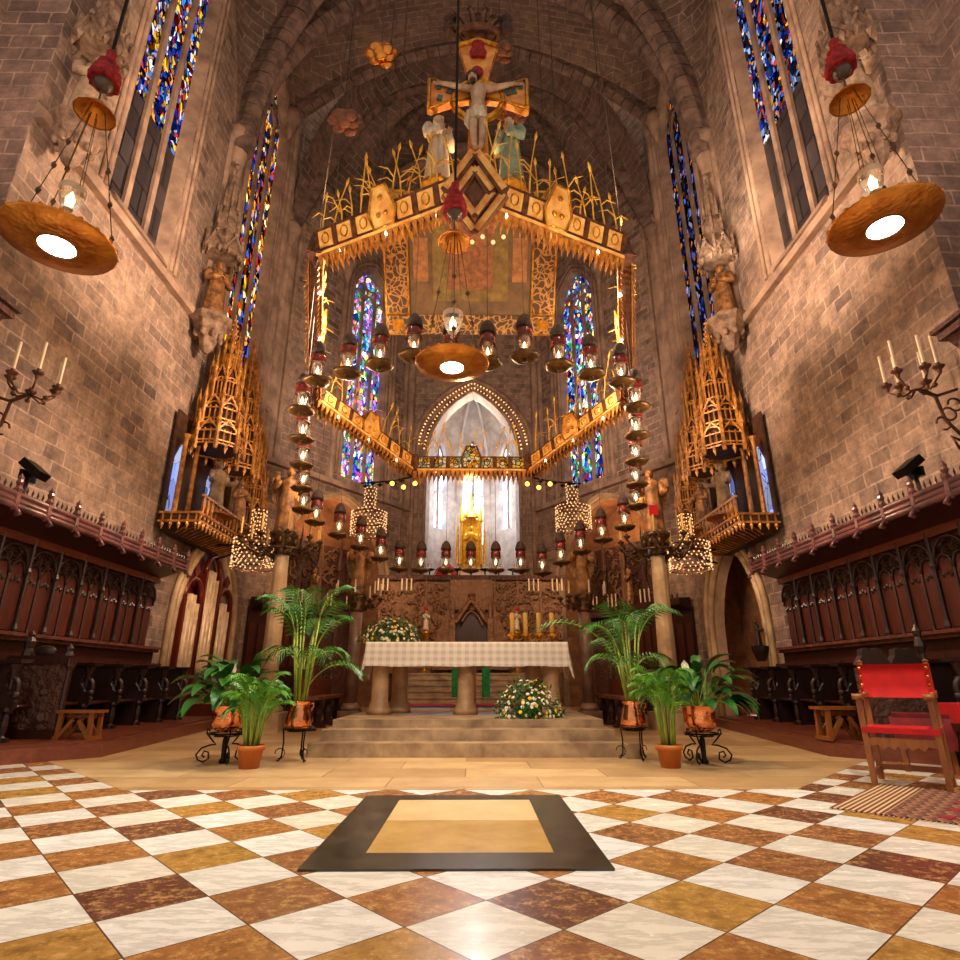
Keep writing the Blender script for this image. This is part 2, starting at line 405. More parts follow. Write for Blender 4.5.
def jewel():
    t = NT('pieced_glass_gems'); co = t.coord()
    a = t.n('ShaderNodeTexVoronoi', Vector=co, Scale=9.0); e = t.n('ShaderNodeTexVoronoi', _feature='DISTANCE_TO_EDGE', Vector=co, Scale=9.0)
    k = t.n('ShaderNodeSeparateColor', Color=a.outputs['Color'])
    col = t.ramp(k.outputs[0], [(0, srgb(250, 226, 120)), (.3, srgb(236, 240, 220)), (.55, srgb(220, 168, 40)), (.8, srgb(150, 190, 170))], True)
    col = t.mix(t.math('LESS_THAN', e.outputs['Distance'], .07), col, srgb(50, 32, 14))
    b = t.n('ShaderNodeBsdfTranslucent', Color=col); d = t.n('ShaderNodeBsdfDiffuse', Color=col)
    m = t.n('ShaderNodeMixShader', Fac=.5); t.t.links.new(b.outputs[0], m.inputs[1]); t.t.links.new(d.outputs[0], m.inputs[2])
    o = t.n('ShaderNodeOutputMaterial'); t.t.links.new(m.outputs[0], o.inputs[0]); return t.m
M['jewel'] = jewel()
M['pink'] = plain('magenta_carpet', srgb(196, 30, 70), srgb(150, 20, 60), 20, .95)
M['blue'] = plain('blue_grey_carpet', srgb(66, 76, 110), srgb(44, 52, 84), 20, .95)
M['green'] = plain('green_cloth', srgb(20, 140, 66), srgb(10, 92, 44), 8, .8)
M['pipe'] = plain('tin_pipe', srgb(222, 196, 160), srgb(186, 156, 120), 4, .4, .15)
M['organwood'] = wood('organ_red_case', srgb(132, 44, 24), srgb(80, 24, 16), .35)
M['white'] = plain('white_cloth', srgb(240, 236, 230), srgb(220, 214, 206), 4, .7)
M['blacktray'] = plain('blackened_tin', srgb(50, 42, 36), srgb(26, 22, 20), 8, .4, .4)
W = lambda v: srgb(v, v, v)
GB = dict(
 a=glass('blue_gold_stained_glass', [srgb(20, 50, 170), srgb(40, 120, 220), srgb(250, 190, 40), srgb(190, 40, 30), srgb(210, 205, 220), srgb(20, 24, 60), srgb(240, 140, 30), srgb(60, 60, 160)], 1.0, 11, 1.0, .05),
 a2=glass('blue_white_stained_glass', [srgb(60, 110, 220), srgb(210, 215, 235), srgb(30, 50, 150), srgb(240, 160, 40), srgb(40, 30, 30), srgb(150, 170, 220), srgb(20, 30, 80), srgb(190, 60, 40)], .75, 10, 7.0, .05),
 b=glass('fiery_stained_glass', [srgb(250, 180, 30), srgb(200, 40, 20), srgb(30, 80, 200), srgb(250, 220, 140), srgb(50, 30, 20), srgb(240, 130, 20), srgb(40, 40, 120), srgb(30, 20, 16)], 1.1, 8, 3.0, .05),
 c=glass('violet_rose_stained_glass', [srgb(170, 90, 230), srgb(235, 225, 250), srgb(230, 90, 150), srgb(40, 70, 200), srgb(90, 200, 230), srgb(30, 130, 80), srgb(250, 200, 90), srgb(200, 180, 250)], 1.3, 8, 5.0, .2),
 d=glass('sea_blue_stained_glass', [srgb(30, 70, 210), srgb(120, 210, 250), srgb(30, 150, 80), srgb(235, 240, 250), srgb(40, 40, 150), srgb(200, 60, 50), srgb(100, 110, 240), srgb(250, 200, 90)], 1.2, 8, 8.0, .15),
 e=glass('pale_daylight_glass', [srgb(200, 220, 255), srgb(235, 240, 255), srgb(170, 195, 255), srgb(250, 250, 255)], 2.6, 3.0, 2.0, .6, .02),
 f=glass('blue_tracery_glass', [srgb(90, 150, 255), srgb(60, 190, 250), srgb(160, 120, 250), srgb(200, 230, 255), srgb(120, 220, 160)], 1.0, 5, 6.0, .3),
 g=glass('dim_blue_glass', [srgb(130, 145, 205), srgb(165, 175, 220), srgb(120, 130, 190), srgb(185, 190, 222)], .6, 4, 4.0, .5, .02),
 h=glass('dark_blue_stained_glass', [srgb(16, 30, 110), srgb(30, 24, 30), srgb(200, 110, 40), srgb(60, 100, 200), srgb(26, 20, 20), srgb(20, 18, 40), srgb(150, 150, 190), srgb(30, 20, 18)], .6, 8, 2.4, .05))
# ------------------------------------------------------------------ architecture
WX = 7.2                      # half width of the chancel
A0, A1 = V((-WX, 18.9, 0)), V((-2.9, 25.3, 0))
def parch(t, hw, rise):
    """height of a pointed arch over its springing, t in -1..1"""
    t = abs(t); c = (hw*hw-rise*rise)/(2*hw); r = hw-c
    x = t*hw
    q = r*r-(x-c)**2
    return math.sqrt(max(q, 0)) if rise >= hw else rise*math.sqrt(max(1-t*t, 0))
class Wall:
    def __init__(s, o, d, n):
        s.o, s.d, s.n = V(o), V(d).normalized(), V(n).normalized()
    def P(s, u, z, dep=0.0):
        return s.o+s.d*u-s.n*dep+V((0, 0, z))
    def uz(s, px, py):
        d = ray(px, py); t = (s.o-CAM).dot(s.n)/d.dot(s.n); p = CAM+d*t
        return (p-s.o).dot(s.d), p.z
def otop(op, u):
    ua, ub, za, zs, zt = op; hw = (ub-ua)/2
    return zs+parch((u-(ua+ub)/2)/hw, hw, zt-zs)
def arc_us(op, n=12):
    return [(op[0]+op[1])/2-(op[1]-op[0])/2*cos(PI*i/n) for i in range(n+1)]
def wall(name, mat, w, L, z0, z1, ops=(), dep=.45, splay=.12, rmat=None):
    m = MB(); us = {0.0, L}
    for op in ops: us.update(arc_us(op))
    us = sorted(us)
    for a, b in zip(us, us[1:]):
        if b-a < 1e-5: continue
        mid = (a+b)/2; iv = sorted([op for op in ops if op[0] < mid < op[1]], key=lambda q: q[2])
        lo = (z0, z0)
        for op in iv:
            if op[2] > lo[0]+1e-4 or op[2] > lo[1]+1e-4: m.quad(w.P(a, lo[0]), w.P(b, lo[1]), w.P(b, op[2]), w.P(a, op[2]))
            lo = (otop(op, a), otop(op, b))
        m.quad(w.P(a, lo[0]), w.P(b, lo[1]), w.P(b, z1), w.P(a, z1))
    o = struct(m, name, mat)
    for op in ops:
        m = MB(); us = arc_us(op, 16); mid = (op[0]+op[1])/2
        loop = [(op[0], op[2])]+[(u, otop(op, u)) for u in us]+[(op[1], op[2])]
        k = 1-2*splay/(op[1]-op[0]); zb = op[2]
        sh = [(mid+(u-mid)*k, zb+splay*2+(z-zb-splay*2)*(1-splay/(op[4]-zb)) if z > zb+1e-6 else zb+splay*.8) for u, z in loop]
        if zb <= 0.01: sh = [(mid+(u-mid)*k, z*(1-splay/op[4])) for u, z in loop]
        n = len(loop)
        for i in range(n):
            j = (i+1) % n
            m.quad(w.P(*loop[i]), w.P(*loop[j]), w.P(*sh[j], dep), w.P(*sh[i], dep))
        r = struct(m, name+'_reveal', rmat or M['trim']); r.parent = o
    return o
def moulding(name, w, op, prof=((.0, .0, .14),), mat=None, feet=True):
    """arched moulding bands round an opening: (offset outwards, depth, thickness)"""
    m = MB()
    for off, dep, th in prof:
        mid = (op[0]+op[1])/2; k = 1+2*off/(op[1]-op[0])
        pts = [w.P(mid+(u-mid)*k, otop(op, u)+off*(1 if 0 < i < 16 else .6), dep) for i, u in enumerate(arc_us(op, 16))]
        if feet: pts = [w.P(mid+(op[0]-mid)*k, op[2], dep)]+pts+[w.P(mid+(op[1]-mid)*k, op[2], dep)]
        m.tube(pts, th/2, 6)
    return struct(m, name, mat or M['trim'])
wid = [0]
def window(w, op, lights, gmat, lead_z=None, dep=.42, tracery=True, frame=True):
    """stone mullions as the window object, the glass as its children"""
    wid[0] += 1; mid = (op[0]+op[1])/2
    m = MB(); n = lights; W_ = op[1]-op[0]
    if frame: m.tube([w.P(mid+(u-mid)*.97, otop(op, u)-.03, dep-.05) for u in arc_us(op, 14)], .06, 5)
    for i in range(1, n):
        u = op[0]+W_*i/n
        m.bar(w.P(u, op[2], dep-.06), w.P(u, min(otop(op, u), op[3]+(op[4]-op[3])*(.45 if tracery else 1)), dep-.04), .1 if W_ < 1.9 else .15, .08, w.n)
    if tracery:
        for i in range(n):
            ua, ub = op[0]+W_*i/n, op[0]+W_*(i+1)/n
            o2 = (ua, ub, op[2], op[3]-.2, op[3]+W_/n*.7)
            m.tube([w.P(u, min(otop(o2, u), otop(op, u)), dep-.05) for u in arc_us(o2, 8)], .05, 5)
        for cx, cz, r in ((mid, op[3]+(op[4]-op[3])*.62, W_*.17), (mid-W_*.19, op[3]+(op[4]-op[3])*.34, W_*.13), (mid+W_*.19, op[3]+(op[4]-op[3])*.34, W_*.13)):
            m.tube([w.P(cx+r*cos(2*PI*k/12), cz+r*sin(2*PI*k/12), dep-.05) for k in range(12)], .045, 5, True)
    o = struct(m, 'window_%d' % wid[0], M['trim'])
    us = arc_us(op, 16)
    def pane(za, zb, nm, mt, d):
        g = MB()
        for a, b in zip(us, us[1:]):
            ta, tb = (otop(op, a), otop(op, b)) if zb is None else (zb, zb)
            g.quad(w.P(a, za, d), w.P(b, za, d), w.P(b, tb, d), w.P(a, ta, d))
        g.build(nm, mt, o)
    if lead_z: pane(op[2], lead_z, 'lower_glass', M['lead'], dep); pane(lead_z, None, 'stained_glass', gmat, dep)
    else: pane(op[2], None, 'stained_glass', gmat, dep)
    return o

# floor
m = MB(); m.quad((-8.3, -3, 0), (8.3, -3, 0), (8.3, 26, 0), (-8.3, 26, 0)); struct(m, 'floor', M['floor'])
m = MB(); m.hexa([V(p) for p in ((-3.15, 6.08, 0.0), (3.1, 6.08, 0.0), (5.3, 8.4, 0.0), (7.1, 25, 0.0), (-7.1, 25, 0.0), (-5.3, 8.2, 0.0))],
                 [V((p[0], p[1], .004)) for p in ((-3.15, 6.08), (3.1, 6.08), (5.3, 8.4), (7.1, 25), (-7.1, 25), (-5.3, 8.2))])
struct(m, 'floor_paving', M['tan'])
# grave slab let into the marble
g = thing('grave_slab', 'sandstone grave slab with black marble border set in the chequered floor', 'grave slab', (0, 4.66, 0))
m = MB(); a, b = 1.05, .82
for p, q in (((-a, -a, 0), (a, -b+.08, .012)), ((-a, b+.06, 0), (a, a+.03, .012)), ((-a, -b+.08, 0), (-b+.15, b+.06, .012)), ((b-.12, -b+.08, 0), (a, b+.06, .012))): m.span(p, q)
SQ = Matrix.Diagonal((.80, 1, 1, 1)); m.xf(SQ); m.build('marble_border', M['blackmarble'], g)
m = MB(); m.span((-b+.155, -b+.085, 0), (b-.125, .1, .010)); m.xf(SQ); m.build('lower_slab', plain('ochre_slab', srgb(202, 160, 84), srgb(180, 136, 66), 3, .2, bs=.05), g)
m = MB(); m.span((-b+.155, .105, 0), (b-.125, b+.055, .010)); m.xf(SQ); m.build('upper_slab', plain('cream_slab', srgb(222, 190, 134), srgb(206, 168, 110), 3, .3, bs=.05), g)

# side walls
WL = Wall((-WX, 7.3, 0), (0, 1, 0), (1, 0, 0)); WR = Wall((WX, 7.3, 0), (0, 1, 0), (-1, 0, 0))
OP1 = (1.95, 4.3, 10.2, 21.2, 23.2); OP2 = (7.5, 10.1, 10.2, 20.3, 22.4); OPD = (7.25, 10.6, 0.0, 2.2, 4.6)
for w, nm in ((WL, 'left'), (WR, 'right')):
    wall('wall_'+nm, M['wall'], w, 11.6, 0, 26.5, (OP1, OP2, OPD), .26, .2)
    moulding('trim_window_'+nm, w, OP1, ((.12, .0, .12), (.3, -.02, .1)))
    moulding('trim_tall_window_'+nm, w, OP2, ((.1, .0, .12), (.26, -.02, .1)))
    moulding('trim_arch_'+nm, w, OPD, ((.02, -.03, .2), (.24, -.08, .16)), M['column'])
window(WL, OP1, 3, GB['a'], 13.4, .26); window(WL, OP2, 3, GB['b'], None, .26)
window(WR, OP1, 3, GB['a2'], 13.9, .26); window(WR, OP2, 3, GB['h'], None, .26)
for s, nm in ((-1, 'left'), (1, 'right')):
    # recess behind the low arch
    m = MB(); x0, x1 = s*(WX+.15), s*(WX+1.3)
    m.quad((x1, 14.4, 0), (x1, 18.9, 0), (x1, 18.9, 5), (x1, 14.4, 5)); m.quad((x0, 14.4, 0), (x1, 14.4, 0), (x1, 14.4, 5), (x0, 14.4, 5)); m.quad((x0, 18.9, 0), (x1, 18.9, 0), (x1, 18.9, 5), (x0, 18.9, 5)); m.quad((x0, 14.4, 5), (x1, 14.4, 5), (x1, 18.9, 5), (x0, 18.9, 5))
    struct(m, 'wall_recess_'+nm, M['recess'])
    # outer angle of the choir arch towards the nave
    pw = Wall((s*WX, 7.3, 0), (s, 0, 0), (0, -1, 0)); wall('wall_pier_'+nm, M['pier'], pw, 1.1, 0, 27)
    nw = Wall((s*8.3, 2.0, 0), (0, 1, 0), (-s, 0, 0)); wall('wall_nave_'+nm, M['pier'], nw, 5.3, 0, 27)
    # string course under the windows
    m = MB()
    def course(p, q, out):
        p, q, out = V(p), V(q), V(out)
        m.hexa([p, p+out*.16, p+out*.22+V((0, 0, .12)), p+V((0, 0, .34))], [q, q+out*.16, q+out*.22+V((0, 0, .12)), q+V((0, 0, .34))])
    course((s*WX, 7.3, 9.75), (s*WX, 13.2, 9.75), (-s, 0, 0)); course((s*WX, 17.3, 9.75), (s*WX, 18.9, 9.75), (-s, 0, 0))
    struct(m, 'trim_course_'+nm, M['trim'])
    # sloping window sill blocks
    m = MB()
    m.hexa([V((s*WX, 9.4, 10.05)), V((s*WX, 11.4, 10.05)), V((s*(WX-.14), 11.4, 10.05)), V((s*(WX-.14), 9.4, 10.05))], [V((s*(WX+.5), 9.4, 10.5)), V((s*(WX+.5), 11.4, 10.5)), V((s*WX, 11.4, 10.32)), V((s*WX, 9.4, 10.32))])
    struct(m, 'trim_sill_'+nm, M['trim'])
    # engaged shafts
    m = MB()
    for y, r, za, zb in ((13.75, .26, 9.6, 16.2), (13.4, .1, 9.6, 16.2), (14.05, .1, 9.6, 16.2), (17.75, .12, 5, 21.9), (18.05, .2, 5, 21.9), (18.4, .12, 5, 20), (18.75, .2, 5, 18)):
        m.lathe((s*WX, y, 0), [(r, za), (r, zb), (r*1.35, zb+.1), (r*1.2, zb+.5)], 10)
    struct(m, 'trim_shafts_'+nm, M['trim'])
# apse: two slanting walls and the end wall with the chapel arch
L2 = (A1-A0).length
d2 = (A1-A0).normalized()
WAL = Wall(A0, d2, (d2.y, -d2.x, 0)); WAR = Wall((WX, A0.y, 0), (-d2.x, d2.y, 0), (-d2.y, -d2.x, 0))
ua, _ = WAL.uz(350, 380); ub, _ = WAL.uz(384, 380); _, zb = WAL.uz(356, 481); _, zt = WAL.uz(370, 266)
OPA = (ua-.1, ub+.1, zb, zt-1.9, zt); OPN = (1.1, 6.6, 0.0, 4.6, 7.9)
OPC = (2.9-2.1, 2.9+2.1, 4.95, 10.6, 14.1)
WE = Wall((-2.9, A1.y, 0), (1, 0, 0), (0, -1, 0))
for w, nm, gm in ((WAL, 'left', GB['c']), (WAR, 'right', GB['d'])):
    wall('wall_apse_'+nm, M['wall'], w, L2, 0, 27.5, (OPA, OPN), .3, .12, M['trim'])
    window(w, OPA, 3, gm, None, .3)
    moulding('trim_apse_window_'+nm, w, OPA, ((.1, 0, .14), (.3, -.03, .12)))
    moulding('trim_apse_recess_'+nm, w, OPN, ((.0, -.04, .2),), M['column'])
    m = MB(); m.bar(w.P(0, OPA[2]-.45, -.08), w.P(L2, OPA[2]-.45, -.08), .3, .2, (0, 0, 1)); struct(m, 'trim_apse_course_'+nm, M['trim'])
    m = MB(); a = OPN
    m.quad(w.P(a[0]-.3, 0, 1.6), w.P(a[1]+.3, 0, 1.6), w.P(a[1]+.3, 9.4, 1.6), w.P(a[0]-.3, 9.4, 1.6))
    for u in (a[0]-.0, a[1]+.0): m.quad(w.P(u, 0, .15), w.P(u, 0, 1.6), w.P(u, 7, 1.6), w.P(u, 7, .15))
    us = arc_us(a, 12)
    for p, q in zip(us, us[1:]): m.quad(w.P(p, otop(a, p), .15), w.P(q, otop(a, q), .15), w.P(q, otop(a, q), 1.6), w.P(p, otop(a, p), 1.6))
    struct(m, 'wall_apse_recess_'+nm, M['recess'])
    m = MB()
    for u, r in ((.12, .2), (.5, .11), (L2-.5, .11), (L2-.12, .2), (OPA[0]-.55, .12), (OPA[1]+.5, .12)): m.lathe(w.P(u, 0, -.02), [(r, OPA[2]-.5), (r, 18), (r*1.3, 18.1), (r*1.3, 18.5)], 8)
    struct(m, 'trim_apse_shafts_'+nm, M['trim'])
wall('wall_end', M['wall'], WE, 5.8, 0, 27.5, (OPC,), .6, .12, M['white_stone'])
moulding('trim_chapel_arch', WE, OPC, ((.05, -.02, .14), (.62, -.06, .2), (.3, -.02, .1)))
# chapel of the far arch
Yc = A1.y+.6
cw = [((-2.45, Yc, 0), (-2.45, Yc+3, 0)), ((-2.45, Yc+3, 0), (-.95, Yc+5, 0)), ((-.95, Yc+5, 0), (.95, Yc+5, 0)), ((.95, Yc+5, 0), (2.45, Yc+3, 0)), ((2.45, Yc+3, 0), (2.45, Yc, 0))]
bossC = V((0, Yc+2.6, 15.9))
zl = at(475, 530, Y=Yc+4.2)[2]
for i, (p, q) in enumerate(cw):
    p, q = V(p), V(q); d = (q-p).normalized(); L = (q-p).length
    w = Wall(p, d, (d.y, -d.x, 0)); mid = L/2
    ops = [] if i in (0, 4) else [(mid-.6, mid+.6, zl if i != 2 else zl-.6, 12.5, 14.0)] if i == 2 else [(mid-.52, mid+.52, zl, 12.0, 13.4)]
    wall('wall_chapel_%s' % ['west', 'north', 'end', 'south', 'east'][i], M['white_stone'], w, L, 4.5, 18.2, ops, .3, .05, M['white_stone'])
    if ops:
        op = ops[0]; window(w, (op[0], op[1], op[2], op[3], op[4]), 2, GB['e'], None, .3, False)
        g = MB(); c0 = (op[0]+op[1])/2
        for a, b, r in ((0, .95, .24), (-.3, .42, .2), (.3, .42, .2)) if i == 2 else ((0, .55, .2),):
            g.lathe(w.P(c0+a, op[3]+b, .25), [(r, -.01), (r, .01)], 12, M=Matrix(((w.d.x, 0, w.n.x), (w.d.y, 0, w.n.y), (0, 1, 0))))
        g.build('tracery_glass', GB['f'], bpy.data.objects['window_%d' % wid[0]])
    # vault cells and ribs
    m = MB(); N = 8; rows = []
    for a in range(N+1):
        u = a/N; base = w.P(L*u, 11.9+(3.2 if i in (0, 4) else 2.4)*parch(2*u-1, 1, 1.3)/1.3)
        rows.append([base.lerp(bossC, k/6)+V((0, 0, .9*sin(PI*k/6)*(1-abs(2*u-1)*.2))) for k in range(7)])
    vs = [p for r in rows for p in r]; m.add(vs, [(a*7+k, a*7+k+1, a*7+k+8, a*7+k+7) for a in range(N) for k in range(6)], True)
    struct(m, 'ceiling_chapel_%s' % ['west', 'north', 'end', 'south', 'east'][i], M['white_stone'])
    m = MB(); m.tube([p.lerp(bossC, k/8)+V((0, 0, 11.9*(1-k/8)+.72*sin(PI*k/8)-.05)) for k in range(9)], .1, 5)
    m.tube([p+V((0, 0, 4.5)), p+V((0, 0, 11.9))], .09, 5); struct(m, 'trim_chapel_rib', M['white_stone'])
m = MB(); m.span((-2.9, A1.y-.1, 4.6), (2.9, Yc+5.2, 4.9)); struct(m, 'floor_chapel', M['white_stone'])

# vaults
def circ(t, hw, zs, rise, p=2.0):
    return zs+rise*max(0.0, 1-abs(t)**p)**(1/p)
def T1(t): return V((WX*t, 13.75, circ(t, WX, 16.2, 8.2)))
def T2(t): return V((WX*t, 17.3, 21.9+4.2*(1-abs(t)**1.9)))
def grid(rows, name, mat):
    m = MB(); n = len(rows[0])
    m.add([p for r in rows for p in r], [(a*n+k, a*n+k+1, (a+1)*n+k+1, (a+1)*n+k) for a in range(len(rows)-1) for k in range(n-1)], True)
    return struct(m, name, mat)
ts = [-cos(PI*i/24) for i in range(25)]
rows = []
for k in range(9):
    s = k/8; rows.append([V((p.x, 7.3+6.45*s, p.z+6*4*s*(1-s)*abs(t)**4)) for t in ts for p in (T1(t),)])
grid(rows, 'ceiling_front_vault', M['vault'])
rows = []
for k in range(9):
    s = k/8; rows.append([T1(t).lerp(T2(t), s)+V((0, 0, 3.6*4*s*(1-s)*abs(t)**3)) for t in ts])
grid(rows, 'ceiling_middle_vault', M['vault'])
def rib(name, pts, w, h, gap=.06, step=.62, mat='rib', nrm=None):
    """a rib of separate voussoirs"""
    m = MB(); pts = [V(p) for p in pts]
    acc = [0.0]
    for a, b in zip(pts, pts[1:]): acc.append(acc[-1]+(b-a).length)
    def pos(s):
        for i in range(len(pts)-1):
            if s <= acc[i+1] or i == len(pts)-2: return pts[i].lerp(pts[i+1], (s-acc[i])/max(acc[i+1]-acc[i], 1e-6))
    n = max(2, int(acc[-1]/step)); side = V(nrm) if nrm else (pts[-1]-pts[0]).cross(V((0, 0, 1))).normalized()
    for i in range(n):
        p, q = pos(acc[-1]*i/n), pos(acc[-1]*(i+1)/n-gap)
        d = (q-p).normalized(); dn = side.cross(d).normalized()
        if dn.z > 0: dn = -dn
        f = lambda o: [o+side*(-w/2)-dn*.2, o+side*(w/2)-dn*.2, o+side*(w/2)+dn*h*.55, o+side*(w*.22)+dn*h, o-side*(w*.22)+dn*h, o-side*(w/2)+dn*h*.55]
        m.hexa(f(p), f(q))
    o = struct(m, name, M[mat])
    c = MB(); c.tube([p for p in pts], w*.46, 8); struct(c, name+'_joint', M['trim']).parent = o
    return o
tf = [-1+2*i/48 for i in range(49)]
tf = [-cos(PI*i/40) for i in range(41)]
rib('trim_transverse_rib', [T1(t) for t in tf], .66, .5, .05, .4)
rib('trim_apse_arch', [T2(t)+V((0, 0, -.05)) for t in tf], .4, .35, .05, .5)
for s in (-1, 1):
    rib('trim_diagonal_rib', [V((s*p.x, 13.75-6.45*(t+1)/2, p.z-.1)) for t in tf for p in (T1(t),)], .55, .55, .05, .42)
BOSS = V((0, 20.6, 27.5))
corners = [V((-WX, 18.9, 17.6)), V((-5.55, 21.4, 18.2)), V((5.55, 21.4, 18.2)), V((WX, 18.9, 17.6))]
for i, c in enumerate(corners):
    pts = [c.lerp(BOSS, k/16)+V((0, 0, 4.0*sin(PI*(k/16)**.8))) for k in range(17)]
    if i in (0, 3): pts = [V((c.x, 18.6, c.z))]+pts[1:]
    rib('trim_apse_rib', pts, .34, .36, .05, .5)
def cell(name, base, cl, cr):
    """web between two ribs and the wall arch"""
    rows = []
    n = len(base)-1
    for a in range(n+1):
        u = a/n; r = []
        for k in range(9):
            q = k/8; p = base[a].lerp(BOSS, q); rib_z = 4.0*sin(PI*q**.8)
            edge = abs(2*u-1)**2
            r.append(p+V((0, 0, rib_z*edge+(1-edge)*1.6*sin(PI*q)+.12)))
        rows.append(r)
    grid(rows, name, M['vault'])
for nm, a, b, rise in (('left', corners[0], corners[1], 3.4), ('end', corners[1], corners[2], 6.9), ('right', corners[2], corners[3], 3.4)):
    hw = (b-a).length/2
    base = [a.lerp(b, i/16)+V((0, 0, rise*parch(2*i/16-1, 1, 1.2)/1.2)) for i in range(17)]
    cell('ceiling_apse_'+nm, base, a, b)
    if nm == 'end': grid([[p+V((0, 4.2*k/3, 0)) for p in [V((a.x-.4, a.y, a.z-.3))]+base+[V((b.x+.4, b.y, b.z-.3))]] for k in range(4)], 'ceiling_apse_rear', M['vault'])
    m = MB(); m.tube([p+V((0, -.1, -.1)) for p in base], .3 if nm == 'end' else .18, 8); struct(m, 'trim_wall_arch_'+nm, M['rib'])
cell('ceiling_apse_front', [T2(t).lerp(corners[0 if t < 0 else 3], abs(t)**6) for t in tf], corners[0], corners[3])
m = MB(); m.lathe(BOSS+V((0, 0, -.3)), [(.1, -.35), (.5, -.3), (.6, 0), (.3, .3)], 12); struct(m, 'trim_boss', M['rib'])

# corbels under the springing of the ribs
m = MB()
for s in (-1, 1):
    for p, q in (((s*7.15, 17.3, 21.9), 1), ((s*7.1, 18.7, 17.7), .9), ((s*5.45, 21.3, 18.1), .8), ((s*7.15, 13.75, 16.6), 1.25)): m.lathe(p, [(.05*q, -1.1*q), (.2*q, -.7*q), (.26*q, -.3*q), (.38*q, -.12*q), (.4*q, .1*q), (.3*q, .3*q)], 10)
struct(m, 'trim_corbels', M['trim'])

# raised altar platform with two steps
m = MB(); m.span((-2.1, 8.46, 0), (2.12, 13.2, .175)); m.span((-2.02, 8.8, .175), (2.04, 13.2, .315)); m.span((-1.95, 9.2, .315), (1.97, 13.2, .425))
for x in (-1.1, .2, 1.3): m.span((x, 8.452, .02), (x+.012, 8.47, .165))
struct(m, 'floor_altar_steps', M['step'])
# ------------------------------------------------------------------ light and camera
def lamp(kind, name, loc, energy, col=(1, .72, .45), size=.3, target=None, angle=60, blend=.6):
    l = bpy.data.lights.new(name, kind); l.energy = energy; l.color = col
    if kind == 'AREA': l.size = size
    else: l.shadow_soft_size = size
    o = bpy.data.objects.new(name, l); C.objects.link(o); o.location = loc
    if kind == 'SPOT': l.spot_size = rad(angle); l.spot_blend = blend
    if target is not None: o.rotation_euler = (V(target)-V(loc)).to_track_quat('-Z', 'Y').to_euler()
    return o
